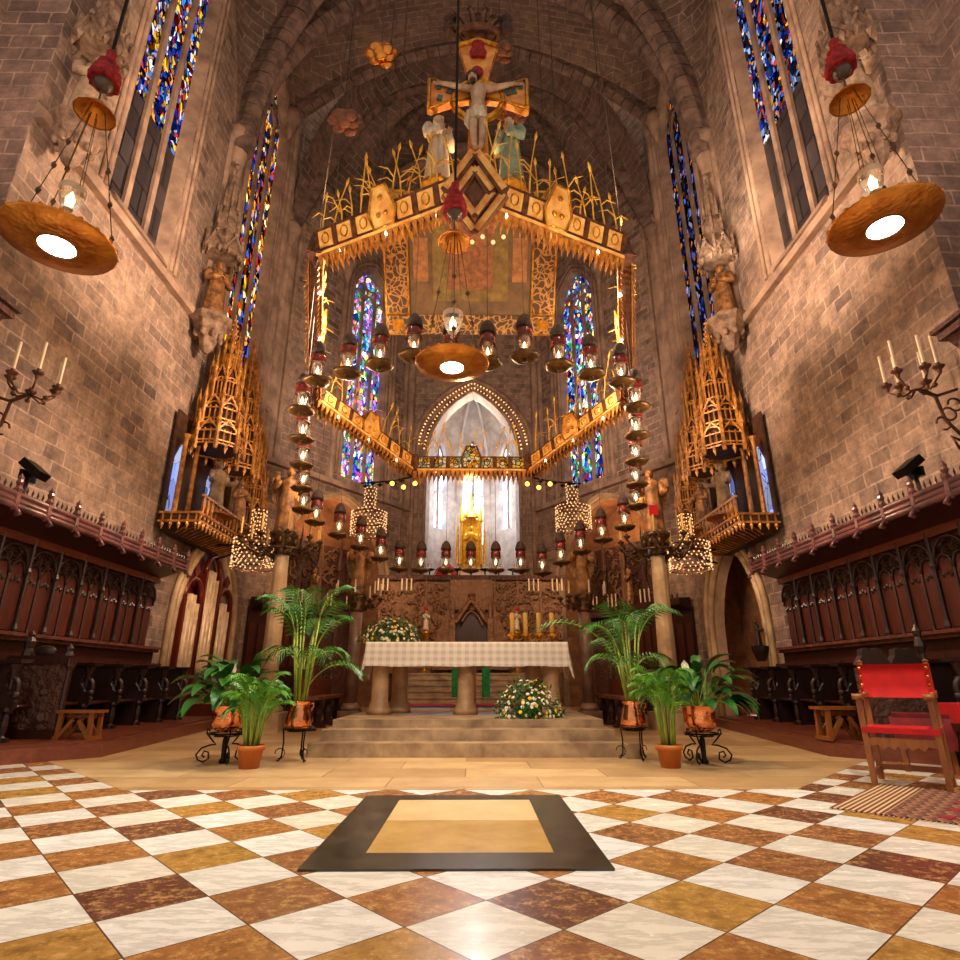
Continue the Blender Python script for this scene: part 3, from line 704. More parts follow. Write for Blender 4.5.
# ------------------------------------------------------------------ choir stalls
def part(mb, name, mat, root, sub=None):
    """mesh written in world coordinates becomes a child of root"""
    mb.xf(Matrix.Translation(-V(root.location))); return mb.build(name, mat, sub or root)
for s, nm in ((-1, 'left'), (1, 'right')):
    # timber platform the stalls stand on
    m = MB(); P = [(s*7.19, 6.6), (s*5.75, 7.6), (s*4.82, 8.55), (s*5.5, 14.4), (s*7.19, 14.4)]
    m.hexa([V((x, y, 0)) for x, y in P], [V((x, y, .17)) for x, y in P])
    P2 = [(s*7.19, 6.6), (s*5.95, 7.7), (s*5.0, 8.66), (s*5.68, 14.4), (s*7.19, 14.4)]
    m.hexa([V((x, y, .17)) for x, y in P2], [V((x, y, .2)) for x, y in P2])
    struct(m, 'floor_platform_'+nm, M['floorwood'])
    B = thing('choir_stall_backing', 'dark walnut stall back with traceried boards and crested canopy along the %s choir wall' % nm, 'choir stall', (s*6.95, 10.0, .2))
    y0, y1, sp = 6.62, 13.06, .644
    m = MB(); m.span((s*6.72, y0, .2), (s*7.02, y1, 1.6)); part(m, 'dado', M['dwood'], B)
    m = MB(); m.span((s*6.56, y0, 1.58), (s*7.02, y1, 1.63)); m.span((s*6.62, y0, 1.52), (s*7.0, y1, 1.58))
    part(m, 'shelf', plain('waxed_shelf_wood_'+nm, srgb(112, 66, 56), srgb(76, 42, 36), 5, .25), B)
    n = int(round((y1-y0)/sp))
    for i in range(n):
        a = y1-(i+1)*sp; b = a+sp; mid = (a+b)/2
        m = MB(); m.span((s*6.94, a, 1.63), (s*7.02, b, 3.2))
        for q in (-1, 1): m.span((s*6.91, mid+q*.155-.125, 1.68), (s*6.945, mid+q*.155+.125, 2.72))
        bay = part(m, 'panel_bay', M['panelwood'], B)
        m = MB()
        m.lathe((s*6.86, a, 0), [(.035, 1.63), (.05, 1.7), (.028, 1.78), (.028, 2.5), (.05, 2.56), (.03, 2.62), (.03, 3.05)], 7)
        m.lathe((s*6.9, mid, 0), [(.03, 1.63), (.02, 1.72), (.02, 2.5), (.035, 2.56)], 6)
        for q in (-1, 1):
            c = mid+q*.16
            m.tube([(s*6.9, c+.15*cos(PI*k/8), 2.5+.2*sin(PI*k/8)**.8) for k in range(9)], .022, 5)
            for k in (-1, 0, 1): m.octa((s*6.9, c+k*.07, 2.44-abs(k)*.03), .03, .05)
        m.tube([(s*6.88, mid+.3*cos(PI*k/10), 2.6+.34*sin(PI*k/10)**.8) for k in range(11)], .026, 5)
        for k in range(6): m.tube([(s*6.9, mid+.11*cos(2*PI*j/8)*(1 if k else 1.2)+(.0 if k == 0 else .19*cos(k*1.26)), 2.76+(.0 if k == 0 else .06*sin(k*1.26))+.07*sin(2*PI*j/8)) for j in range(8)], .014, 4, True)
        part(m, 'tracery', M['bwood'], B, bay)
    m = MB(); m.span((s*6.84, y0, 2.98), (s*6.98, y1, 3.1)); part(m, 'top_rail', M['floorwood'], B)
    m = MB(); m.hexa([V((s*7.02, y0, 3.1)), V((s*6.84, y0, 3.1)), V((s*6.33, y0, 3.27)), V((s*6.33, y0, 3.33)), V((s*7.02, y0, 3.45))], [V((s*7.02, y1, 3.1)), V((s*6.84, y1, 3.1)), V((s*6.33, y1, 3.27)), V((s*6.33, y1, 3.33)), V((s*7.02, y1, 3.45))])
    part(m, 'canopy', M['dwood'], B)
    m = MB(); cm = plain('cornice_wood_'+nm, srgb(120, 72, 66), srgb(76, 44, 42), 4, .3)
    for z, r in ((3.27, .05), (3.34, .04), (3.43, .045)): m.tube([(s*6.32, y0, z), (s*6.32, y1, z)], r, 6)
    m.span((s*6.3, y0, 3.27), (s*6.4, y1, 3.46)); part(m, 'cornice', cm, B)
    m = MB(); k = y0
    while k < y1-.04:
        m.octa((s*6.34, k, 3.53), .022, .07); k += .107
    part(m, 'cresting', M['dwood'], B)
    for i in range(n+1):
        y = y1-i*sp; m = MB()
        m.lathe((s*6.31, y, 0), [(.035, 3.2), (.055, 3.3), (.045, 3.45), (.06, 3.5), (.03, 3.55), (.05, 3.6), (.035, 3.64), (.04, 3.67), (.0, 3.74)], 8)
        m.tube([(s*6.31, y, 3.25), (s*6.25, y, 3.2), (s*6.2, y, 3.14), (s*6.25, y, 3.12), (s*6.27, y, 3.16)], [.03, .03, .028, .026, .02], 5)
        part(m, 'finial', M['dwood'] if False else cm, B)
# seats: one built, the rest copied (left one faces +x)
seat0 = thing('stall_seat', 'x', 'choir seat', (-6.55, 9.93-.8, .2), 0, 'dark stall seats along the choir walls')
m = MB(); prof = [(0, 0), (.62, 0), (.62, .05), (.5, .07), (.5, .36), (.6, .4), (.62, .5), (.56, .56), (.5, .6), (.42, .72), (.42, .84), (.52, .9), (.6, .98), (.0, .98)]
m.prism(prof, (0, .36, 0), (1, 0, 0), (0, 0, 1), (0, .07, 0))
m.lathe((.53, .395, 0), [(.06, 0), (.06, .05), (.03, .08), (.045, .2), (.03, .34), (.06, .38), (.05, .42)], 8)
m.tube([(.5+.1*cos(a), .395, .66+.14*sin(a)) for a in [PI*k/6-PI/2 for k in range(8)]], .035, 6)
m.ball((.58, .395, .58), (.06, .05, .06), 8, 6)
m.lathe((.5, .395, 0), [(.035, .66), (.03, .8), (.06, .9), (.09, .97)], 8)
m.build('divider', M['bwood'], seat0)
m = MB(); m.hexa([V((0, .28, .98)), V((.62, .3, .98)), V((.7, .395, .98)), V((.62, .49, .98)), V((0, .5, .98))], [V((0, .27, 1.03)), V((.64, .28, 1.03)), V((.73, .395, 1.03)), V((.64, .51, 1.03)), V((0, .52, 1.03))])
m.build('arm_cap', M['bwood'], seat0)
m = MB(); m.box((.22, 0, .42), (.44, .72, .05)); m.tube([(.44, -.36, .42), (.44, .36, .42)], .03, 6); m.box((.2, 0, .3), (.1, .2, .2)); m.build('seat_board', M['dwood'], seat0)
m = MB(); m.box((-.02, 0, .6), (.05, .78, 1.0)); m.box((.01, 0, .72), (.03, .55, .4)); m.build('back_board', M['dwood'], seat0)
k = 0
for s, nm in ((-1, 'left'), (1, 'right')):
    ys = [13.13-.8*i-.4 for i in range(8)]
    for i, y in enumerate(ys):
        lb = 'dark carved stall seat on the %s platform, %s from its altar end' % (nm, ORD[i])
        if k == 0: o = seat0; o.location = (-6.55, y, .2); o['label'] = lb
        else: o = dup(seat0, (s*6.55, y, .2), 0, lb, None, s > 0)
        k += 1
    for i in range(5):
        y = 15.6+.78*i; x = 5.15+.16*i
        o = dup(seat0, (s*(x), y, .02), -s*rad(11), 'black stall seat seen far back behind the %s column, %s from the column' % (nm, ORD[i]), .95, False)
        o.scale = (-.95*s, .95, .95); o['group'] = 'far stall seats behind the columns'
# far stall backs under their own canopy
for s, nm in ((-1, 'left'), (1, 'right')):
    B = thing('far_stall_backing', 'small dark stall back with crested canopy behind the %s stone column' % nm, 'choir stall', (s*6.6, 19.5, 0))
    a, b = V((s*7.0, 18.95, 0)), V((s*5.75, 20.9, 0)); d = (b-a).normalized(); n_ = V((-s*d.y*s*1, 0, 0)); nn = V((-s*abs(d.y), -abs(d.x), 0)).normalized()
    m = MB(); m.hexa([a, b, b-nn*.08, a-nn*.08], [p+V((0, 0, 3.2)) for p in (a, b, b-nn*.08, a-nn*.08)]); part(m, 'back_panel', M['dwood'], B)
    for k in range(7):
        p = a+d*(.15+.34*k); m = MB(); m.bar(p+nn*.03+V((0, 0, 1.4)), p+nn*.03+V((0, 0, 2.7)), .24, .03, nn); part(m, 'board', M['panelwood'], B)
    m = MB(); q = V((0, 0, 1)); m.hexa([a+q*3.1, a+nn*.55+q*3.25, a+nn*.55+q*3.45, a+q*3.5], [b+q*3.1, b+nn*.55+q*3.25, b+nn*.55+q*3.45, b+q*3.5]); part(m, 'canopy', M['dwood'], B)
    m = MB()
    for k in range(12): m.octa(a+d*(.1+.2*k)+nn*.5+q*3.53, .04, .12)
    part(m, 'cresting', M['dwood'], B)
# carved bench ends
m = MB(); T = thing('carved_bench_end', 'tall carved walnut bench end with little figures at the left front of the stalls', 'bench end', (-6.1, 8.9, .2))
m.span((-6.5, 8.86, .2), (-5.72, 8.95, 1.22)); part(m, 'panel', M['carvewood'], T)
m = MB()
for x in (-6.52, -5.70): m.lathe((x, 8.9, 0), [(.06, .2), (.06, .3), (.04, .34), (.04, 1.1), (.07, 1.16), (.07, 1.26)], 8)
m.span((-6.58, 8.84, .2), (-5.64, 8.98, .32)); m.span((-6.56, 8.84, 1.18), (-5.66, 8.98, 1.3)); part(m, 'moulded_frame', M['dwood'], T)
m = MB()
for x, h in ((-6.35, .36), (-5.76, .16)):
    m.lathe((x, 8.9, 1.3), [(.08, 0), (.06, .1), (.08, .2), (.04, .26), (.05, .3), (.0, .36)] if h > .3 else [(.07, 0), (.05, .06), (.06, .1), (0, .17)], 8)
m.ball((-6.1, 8.9, 1.36), (.16, .05, .09)); part(m, 'crest_figures', M['bwood'], T)
for x in (-6.3, -5.95):
    m = MB(); m.lathe((x, 8.84, .42), [(.08, 0), (.06, .2), (.07, .3), (.03, .36)], 8, sy=.5); m.ball((x, 8.84, .8), .055); part(m, 'relief_figure', M['carvewood'], T)
T = thing('poppyhead_bench_end', 'dark bench end with two rounded poppyheads behind the red armchair', 'bench end', (5.6, 8.2, .2))
m = MB(); m.span((5.2, 8.15, .2), (6.15, 8.26, 1.12)); part(m, 'panel', M['carvewood'], T)
m = MB()
for x in (5.42, 5.86):
    m.prism([(.2*cos(a)*(1+.12*cos(6*a)), .22*sin(a)*(1+.12*cos(6*a))+.04) for a in [PI*k/10 for k in range(11)]], (x, 8.14, 1.12), (1, 0, 0), (0, 0, 1), (0, .12, 0))
m.lathe((6.12, 8.2, 1.1), [(.06, 0), (.04, .2), (.07, .3), (.04, .42), (.06, .5), (0, .6)], 8)
part(m, 'poppyheads', M['bwood'], T)
# trestle stools
def stool(label, loc, rz, sc=1):
    T = thing('trestle_stool', label, 'stool', loc, rz); T.scale = (sc,)*3
    m = MB(); m.box((0, 0, .4), (.66, .3, .04)); m.build('seat', M['oak'], T)
    for q in (-1, 1):
        m = MB(); m.bar((q*.05, -.11, .28), (q*.26, -.11, .0), .055, .04, (0, 1, 0)); m.bar((q*.05, .11, .28), (q*.26, .11, 0), .055, .04, (0, 1, 0))
        m.bar((q*.24, -.11, .38), (q*.26, -.11, .0), .06, .05, (0, 1, 0)); m.bar((q*.24, .11, .38), (q*.26, .11, 0), .06, .05, (0, 1, 0)); m.bar((q*.27, -.16, .02), (q*.27, .16, .02), .05, .05)
        m.build('leg_frame', M['oak'], T)
    m = MB(); m.bar((-.24, 0, .33), (.24, 0, .33), .04, .06); m.build('rail', M['oak'], T)
    return T
stool('small oak trestle stool on the left platform before the carved bench end', (-5.37, 8.86, .2), rad(-4), .88)
stool('small oak trestle stool half hidden behind the red armchair', (5.15, 8.72, .2), rad(5))

# ------------------------------------------------------------------ figures
def figure(mb, h, o=(0, 0, 0), rz=0, arms='fold', fold=.1, nf=8, parts=None):
    """a robed standing figure facing -y; parts: dict of builders for robe, flesh and hair"""
    R = Matrix.Translation(V(o)) @ Matrix.Rotation(rz, 4, 'Z')
    rb, fl, hr = (parts or {'r': mb, 'f': mb, 'h': mb}).values()
    def put(dst, src): src.xf(Matrix.Scale(h, 4)).xf(R); dst.add(src.v, []); o_ = len(dst.v)-len(src.v); dst.f += [tuple(i+o_ for i in f) for f in src.f]; dst.sm += src.sm
    a = MB(); a.lathe((0, 0, 0), [(.165, 0), (.15, .06), (.135, .25), (.12, .45), (.105, .58), (.12, .7), (.125, .77), (.095, .815), (.045, .84), (.035, .87)], 22, fold, nf, 1.0, .74)
    for q in (-1, 1):
        sh = V((q*.125, 0, .775))
        if arms == 'fold': el, ha = V((q*.165, -.02, .62)), V((q*.05, -.13, .66))
        elif arms == 'raise': el, ha = V((q*.2, -.06, .68)), V((q*.16, -.16, .82)) if q < 0 else V((q*.26, -.14, .62))
        elif arms == 'offer': el, ha = V((q*.16, -.04, .6)), V((q*.2, -.22, .6))
        else: el, ha = V((q*.17, .0, .6)), V((q*.12, -.1, .46))
        a.tube([sh, sh.lerp(el, .5)+V((q*.01, 0, 0)), el, el.lerp(ha, .55), ha], [.052, .056, .05, .046, .042], 8)
        b = MB(); b.ball(ha, (.03, .03, .034), 7, 5)
        for k in range(4): b.tube([ha+V(((k-1.5)*.013, -.01, .0)), ha+V(((k-1.5)*.016, -.035, .028)), ha+V(((k-1.5)*.016, -.045, .05))], [.009, .008, .005], 4)
        b.tube([ha+V((-q*.025, -.005, 0)), ha+V((-q*.045, -.02, .02))], [.009, .006], 4)
        b.ball((q*.06, -.11, .015), (.03, .06, .02), 7, 5)
        put(fl, b)
    put(rb, a)
    b = MB(); b.lathe((0, 0, 0), [(.04, .83), (.034, .88)], 8); b.ball((0, -.005, .925), (.052, .062, .072), 12, 9)
    b.tube([(0, -.062, .94), (0, -.078, .918), (0, -.066, .908)], [.006, .013, .01], 5)
    for q in (-1, 1): b.ball((q*.021, -.056, .94), (.011, .008, .007), 6, 4); b.ball((q*.052, .0, .925), (.008, .014, .02), 6, 4)
    b.tube([(-.018, -.058, .888), (0, -.064, .886), (.018, -.058, .888)], .006, 4)
    put(fl, b)
    c = MB(); c.ball((0, .016, .942), (.06, .062, .068), 12, 8); c.ball((0, .03, .89), (.05, .045, .06), 10, 6)
    put(hr, c)
def wings(mb, h, o, rz):
    R = Matrix.Translation(V(o)) @ Matrix.Rotation(rz, 4, 'Z')
    a = MB()
    for q in (-1, 1):
        pl = [(.03, .62), (.1, .82), (.2, .93), (.27, .9), (.28, .75), (.25, .58), (.21, .45), (.16, .34), (.12, .28), (.1, .42)]
        a.prism([(q*x, z) for x, z in pl][::q], (0, .1, 0), (1, 0, 0), (0, 0, 1), (0, .03, 0))
        for k in range(5): a.bar((q*(.09+.035*k), .09, .4+.03*k), (q*(.12+.035*k), .085, .84-.01*k), .02, .02)
    a.xf(Matrix.Scale(h, 4)).xf(R); mb.add(a.v, []); n = len(mb.v)-len(a.v); mb.f += [tuple(i+n for i in f) for f in a.f]; mb.sm += a.sm

# statues on the walls: figure, console below and gabled canopy above are three things
def console(label, p, r, h, mat, n=8):
    m = MB(); m.lathe(p, [(.05, -h), (r*.35, -h*.85), (r*.45, -h*.6), (r*.8, -h*.35), (r*.85, -h*.2), (r*1.1, -h*.12), (r*1.1, 0)], n)
    for k in range(n): m.ball(V(p)+V((r*.62*cos(2*PI*k/n), r*.62*sin(2*PI*k/n), -h*.5)), (r*.16, r*.16, h*.12), 6, 5)
    return tag(m.build('wall_console', mat), label, 'console')
def baldaquin(label, p, r, h, mat):
    T = thing('statue_canopy', label, 'canopy', p)
    m = MB(); m.lathe((0, 0, 0), [(r*.9, .0), (r, .05), (r, r*.7), (r*.7, r*.85)], 6); m.build('hood', mat, T)
    m = MB()
    for k in range(6):
        a = 2*PI*k/6+PI/6; c = V((r*.96*cos(a), r*.96*sin(a), 0)); t = V((-sin(a), cos(a), 0))
        m.bar(c-t*r*.5, c+V((0, 0, r*.95)), .06, .06); m.bar(c+t*r*.5, c+V((0, 0, r*.95)), .06, .06); m.octa(c+V((0, 0, r*1.05)), .06, .12)
        m.octa(c-t*r*.28+V((0, 0, -.05)), .07, .16); m.octa(c+t*r*.28+V((0, 0, -.05)), .07, .16)
        b = V((r*1.0*cos(a+PI/6), r*1.0*sin(a+PI/6), 0)); m.lathe(b, [(.06, -.12), (.08, 0), (.05, .1), (.05, r*1.0), (.0, r*1.3)], 5)
    m.build('gables', mat, T)
    m = MB(); m.lathe((0, 0, 0), [(r*.62, r*.7), (r*.55, h*.3), (r*.5, h*.42), (r*.3, h*.5), (r*.26, h*.75), (r*.2, h*.8), (.0, h)], 6)
    for z0, rr in ((.3, .56), (.5, .4)):
        for k in range(6): m.lathe((r*rr*cos(2*PI*k/6), r*rr*sin(2*PI*k/6), 0), [(.05, h*z0), (.04, h*(z0+.14)), (0, h*(z0+.24))], 4)
    m.ball((0, 0, h), .09, 8, 6); m.build('spire', mat, T)
def wall_statue(nm, s, y, z0, h, cr, ch, mats, rz, arms, txt):
    p = V((s*(WX-.42), y, z0)); m = MB(); figure(m, h, p, rz, arms)
    o = m.build('stone_statue', M[mats[0]]); tag(o, txt, 'statue')
    console('carved stone console under the '+nm, (p.x, y, z0), cr, ch, M[mats[1]])
    baldaquin('gabled stone canopy with spire over the '+nm, (p.x, y, z0+h*1.08), cr*1.0, h*1.7, M[mats[1]])
wall_statue('robed statue beside the left disc lamp', -1, 7.72, 10.0, 1.7, .42, .85, ('palefig', 'carved'), rad(60), 'fold', 'grey stone statue high on the left wall above the left disc lamp')
wall_statue('robed statue beside the right disc lamp', 1, 7.45, 9.85, 1.7, .42, .85, ('palefig', 'carved'), rad(-60), 'offer', 'grey stone statue high on the right wall above the right disc lamp')
wall_statue('ochre statue between the left windows', -1, 13.2, 9.85, 1.85, .5, 1.0, ('gildfig', 'carved'), rad(50), 'fold', 'ochre robed statue on a bracket between the two left wall windows')
wall_statue('hooded statue between the right windows', 1, 13.3, 10.0, 1.75, .5, .95, ('gildfig', 'carved'), rad(-50), 'fold', 'ochre robed statue on a bracket between the two right wall windows')
for s, nm, px_, py_ in ((-1, 'left', 287, 432), (1, 'right', 651, 425)):
    p = at(px_, py_-30, X=s*6.95); m = MB(); figure(m, 1.55, p, -s*rad(60), 'side'); tag(m.build('stone_statue', M['palefig']), 'small grey statue in a niche low on the %s wall shafts beside the gilded tabernacle' % nm, 'statue')
    console('plain stone bracket under the small grey statue on the %s shafts' % nm, p, .36, .7, M['carved'], 6)
    m = MB(); m.span((p.x-.02*s, p.y-.42, p.z), (p.x+.3*s, p.y-.34, p.z+1.7)); m.span((p.x-.02*s, p.y+.34, p.z), (p.x+.3*s, p.y+.42, p.z+1.7)); m.lathe((p.x+.1*s, p.y, p.z+1.7), [(.45, 0), (.4, .15), (.0, .6)], 6)
    tag(m.build('wall_niche', M['trim']), 'narrow stone niche frame round the small grey statue on the %s shafts' % nm, 'niche')

# ------------------------------------------------------------------ wall furniture
def branch_candles(T, pts, root, mat, cmat, hl=.32, r=.02):
    for p in pts:
        m = MB(); m.lathe(p, [(.02, -.12), (.035, -.06), (.075, -.02), (.08, .0), (.03, .01), (.03, .05)], 8); cup = m.build('candle_cup', mat, T)
        c = MB(); c.lathe(p, [(r, .04), (r, hl)], 7); c.build('candle', cmat, cup)
for s, nm in ((-1, 'left'), (1, 'right')):
    T = thing('wall_candelabrum', 'wrought iron wall bracket with six pale candles on the %s wall above the stall canopy' % nm, 'candelabrum', (s*7.15, 7.95 if s < 0 else 7.65, 5.0))
    m = MB(); X = -s
    m.tube([(0, 0, -.9), (X*.3, 0, -.5), (X*.35, 0, -.1), (X*.55, 0, .0)], .025, 5); m.tube([(0, 0, .0), (X*.35, 0, -.12), (X*.6, 0, 0)], .025, 5)
    for k in range(3): m.tube([(X*(.1+.12*k+.1*cos(a)), 0, -.25-.15*k+.1*sin(a)) for a in [2*PI*j/10 for j in range(9)]], .016, 5)
    m.tube([(0, 0, -1.0), (X*.1, 0, -.85), (X*.28, 0, -.75), (X*.2, 0, -.95)], .02, 5); m.build('bracket', M['rust'], T)
    pts = []
    m = MB()
    for k in range(6):
        a = 2*PI*k/6+.3; p = V((X*.62+.3*cos(a), .36*sin(a), .18+.06*(k % 2))); pts.append(p)
        m.tube([(X*.6, 0, 0), (X*.6+.15*cos(a), .18*sin(a), -.06), (p.x, p.y, p.z-.12)], .016, 5); m.ball((X*.6+.2*cos(a), .24*sin(a), -.02), .04, 6, 5)
    m.build('arms', M['rust'], T)
    branch_candles(T, pts, T, M['rust'], M['whitewax'], .5, .022)
    T = thing('floodlight', 'small black floodlight on a post on the %s stall canopy' % nm, 'floodlight', (s*6.6, 8.35 if s < 0 else 8.1, 3.4))
    m = MB(); m.tube([(0, 0, 0), (-s*.03, 0, .42)], .03, 6); m.build('post', M['bwood'], T)
    m = MB(); m.box((-s*.1, 0, .55), (.36, .26, .12), 0, s*rad(-38)); m.build('housing', M['iron'], T)
    m = MB(); m.box((-s*.02, 0, .44), (.05, .3, .14)); m.build('yoke', M['iron'], T)
    # carved timber gallery corner high at the frame edge
    T = thing('carved_wall_gallery', 'dark carved timber cornice jutting from the %s wall at the edge of the frame' % nm, 'gallery', (s*7.15, 7.0 if s < 0 else 6.75, 5.55 if s < 0 else 5.1))
    yy = 0
    m = MB(); m.hexa([V((s*.1, -.9, -.35)), V((-s*.1, -.9, -.35)), V((-s*.1, .12, -.35)), V((s*.1, .12, -.35))], [V((s*.1, -.9, .35)), V((-s*.5, -.9, .35)), V((-s*.5, .3, .35)), V((s*.1, .3, .35))]); m.build('corbel', M['carvewood'], T)
    m = MB(); m.box((-s*.2, -.3, .4), (.75, 1.3, .1)); m.box((-s*.2, -.3, .5), (.85, 1.4, .06)); m.build('cornice', M['carvewood'], T)
    m = MB(); m.box((s*.02, -.4, -.9 if s > 0 else -.4), (.2, .9, 1.2 if s > 0 else .1)); m.build('back_panel', M['carvewood'], T)

# gilded gothic tabernacles over the low side arches
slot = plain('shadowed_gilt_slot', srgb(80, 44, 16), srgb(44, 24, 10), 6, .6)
def spire(T, c, r, z, hs, name='spire_canopy'):
    """clustered openwork spire: a dark core behind gilt shafts, gables and crockets"""
    m, k_ = MB(), MB(); zz = z
    for f, q in zip((1, .86, .6, .34), hs):
        R = r*f; k_.lathe(c, [(R*.78, zz), (R*.78, zz+q)], 8)
        for k in range(8):
            a = 2*PI*(k+.5)/8; p = V(c)+V((R*cos(a), R*sin(a), 0)); m.lathe(p, [(.035+.02*R, zz-.16), (.05+.02*R, zz), (.03+.02*R, zz+.05), (.03+.02*R, zz+q*.9), (.05+.02*R, zz+q*.95), (.0, zz+q*1.55)], 5)
            a2 = 2*PI*k/8; n = V((cos(a2), sin(a2), 0)); t = V((-sin(a2), cos(a2), 0))*R*.36; qv = V(c)+n*R*.9
            for sg in (-1, 1):
                m.bar(qv+t*sg+V((0, 0, zz+q*.62)), qv+V((0, 0, zz+q*1.08)), .035, .04)
                m.tube([qv+t*.9*sg*cos(PI*j/8)+V((0, 0, zz+q*.55+R*.3*sin(PI*j/8))) for j in range(5)], .02, 4)
                m.octa(qv+t*.5*sg+V((0, 0, zz+q*.9)), .03, .05)
            for f2 in (-.33, .33): m.bar(qv+t*f2+V((0, 0, zz)), qv+t*f2+V((0, 0, zz+q*.66)), .022, .03)
            for h in (.0, .14, .56): m.bar(qv-t+V((0, 0, zz+q*h)), qv+t+V((0, 0, zz+q*h)), .03, .035)
            if f == 1: m.octa(qv+V((0, 0, zz-.1)), .06, .16)
        zz += q*1.0
    hh = hs[-1]*1.5; m.lathe(c, [(r*.24, zz), (r*.12, zz+hh*.5), (0, zz+hh)], 8)
    for k in range(7):
        for j in range(4): a = PI*j/2+PI/4; rr = r*.26*(1-k/7.5); m.octa(V(c)+V((rr*cos(a), rr*sin(a), zz+hh*k/7)), .035, .05)
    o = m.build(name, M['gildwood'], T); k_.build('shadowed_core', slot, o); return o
for s, nm in ((-1, 'left'), (1, 'right')):
    T = thing('gilded_tabernacle', 'tall gilded gothic tabernacle of clustered spires above the %s side arch' % nm, 'tabernacle', (s*7.1, 15.0, 4.5))
    X = -s
    spire(T, (X*.62, -1.05, 0), .66, 1.98, (.6, .7, .95, .7)); spire(T, (X*.55, .5, 0), .56, 1.98, (.7, .8, 1.0, .75)); spire(T, (X*.6, 1.75, 0), .4, .7, (.7, .75, .8, .5))
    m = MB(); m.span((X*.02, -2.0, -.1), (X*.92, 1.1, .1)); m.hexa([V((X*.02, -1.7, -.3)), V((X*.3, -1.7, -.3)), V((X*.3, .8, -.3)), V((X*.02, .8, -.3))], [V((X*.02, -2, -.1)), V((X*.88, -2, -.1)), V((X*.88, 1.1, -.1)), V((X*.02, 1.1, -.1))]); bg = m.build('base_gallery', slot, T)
    m = MB()
    for z in (.1, -.1): m.bar((X*.93, -2, z), (X*.93, 1.1, z), .06, .05); m.bar((0, -2.0, z), (X*.93, -2.0, z), .06, .05)
    for k in range(16):
        y = -1.98+.2*k; m.bar((X*.93, y, -.1), (X*.93, y, .1), .03, .03); m.octa((X*.93, y, -.17), .05, .13); m.tube([(X*.9, y, -.1), (X*.55, y*.95, -.22), (X*.28, y*.85, -.3)], .022, 4)
        m.tube([(X*.945, y+.1+.08*cos(PI*j/6), -.02+.09*sin(PI*j/6)) for j in range(7)], .014, 4)
    for k in range(5): m.bar((X*(.1+.19*k), -2.01, -.1), (X*(.1+.19*k), -2.01, .1), .03, .03); m.octa((X*(.1+.19*k), -2.0, -.17), .05, .13)
    m.build('gilt_tracery', M['gildwood'], T, None).parent = bg
    for y in (-1.95, -1.35, -.25, .35, 1.05): 
        m = MB(); m.lathe((X*.3, y, 0), [(.08, .1), (.06, .2), (.05, 1.92), (.09, 2.05)], 7); m.build('colonnette', M['gildwood'], T)
    m = MB()
    for k in range(14): m.lathe((X*.93, -1.9+.22*k, 0), [(.03, .1), (.05, .3), (.03, .5)], 5)
    m.bar((X*.93, -2, .52), (X*.93, 1.1, .52), .06, .06); m.build('railing', M['gildwood'], T)
    for y, w_ in ((-1.68, .42), (.05, .36), (.75, .4)):
        m = MB(); m.prism([(-w_/2, 0), (w_/2, 0), (w_/2, 1.35), (0, 1.75), (-w_/2, 1.35)], (X*.06, y, .15), (0, 1, 0), (0, 0, 1), (X*.03, 0, 0)); m.build('blue_pane', GB['g'], T)
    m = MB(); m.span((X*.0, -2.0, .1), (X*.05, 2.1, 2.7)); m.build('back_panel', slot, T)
    for j, (y, nm2, mt) in enumerate(((-.95, 'near', 'palefig'), (.55, 'far', 'gildfig'))):
        c = V((s*7.1+X*.75, 15+y, 4.5+.33)); m = MB(); m.lathe(c, [(.2, -.25), (.28, -.1), (.5, -.04), (.5, 0)], 8)
        tag(m.build('statue_pedestal', M['oak']), 'eight sided gilded pedestal under the %s statue of the %s tabernacle' % (nm2, nm), 'pedestal')
        m = MB(); figure(m, 1.4, c, -s*rad(60), 'fold' if j else 'offer'); tag(m.build('niche_statue', M[mt]), '%s robed statue standing under the %s spire of the %s gilded tabernacle' % ('ochre' if j else 'pale', nm2, nm), 'statue')
    m = MB(); a = V((s*7.1+X*.9, 14.2 if s < 0 else 14.6, 4.1)); m.tube([a, a+V((X*1.2, .9, .25))], .03, 6); m.tube([a+V((0, 0, -.35)), a+V((X*.9, .7, .2))], .03, 6); 
    tag(m.build('iron_bracket_arm', M['iron']), 'dark double iron arm jutting out below the %s gilded tabernacle' % nm, 'bracket')
# organ in the left arch
T = thing('choir_organ', 'small red cased organ with tin pipes set in the left side arch', 'organ', (-7.15, 16.22, 0))
for k in range(3):
    y = -.98+.98*k; hh = (2.9, 3.65, 2.9)[k]; m = MB()
    m.span((-.1, y-.52, 1.0), (.12, y-.42, hh)); m.span((-.1, y+.42, 1.0), (.12, y+.52, hh))
    m.tube([(.05, y+.46*cos(PI*j/10), hh+.55*sin(PI*j/10)**.8) for j in range(11)], .07, 6); m.span((-.12, y-.5, .9), (.14, y+.5, 1.1)); m.octa((.06, y, hh+.75), .1, .22)
    m.build('case_arch', M['organwood'], T)
    for j in range(4):
        m = MB(); yy = y-.32+.213*j; h2 = hh-.05+.3*(1-abs(j-1.5)/1.5); m.lathe((.02, yy, 0), [(.03, 1.1), (.085, 1.3), (.085, h2)], 10); m.build('pipe', M['pipe'], T)
m = MB(); m.span((-.35, -1.6, 0), (.3, 1.6, .95)); m.span((-.4, -1.7, .9), (.36, 1.7, 1.0)); m.build('plinth', M['organwood'], T)
m = MB(); m.prism([(-1.6, 1.0), (1.6, 1.0), (1.6, 2.6), (.9, 3.8), (0, 4.5), (-.9, 3.8), (-1.6, 2.6)], (-.3, 0, 0), (0, 1, 0), (0, 0, 1), (.12, 0, 0)); m.build('back_panel', M['organwood'], T)
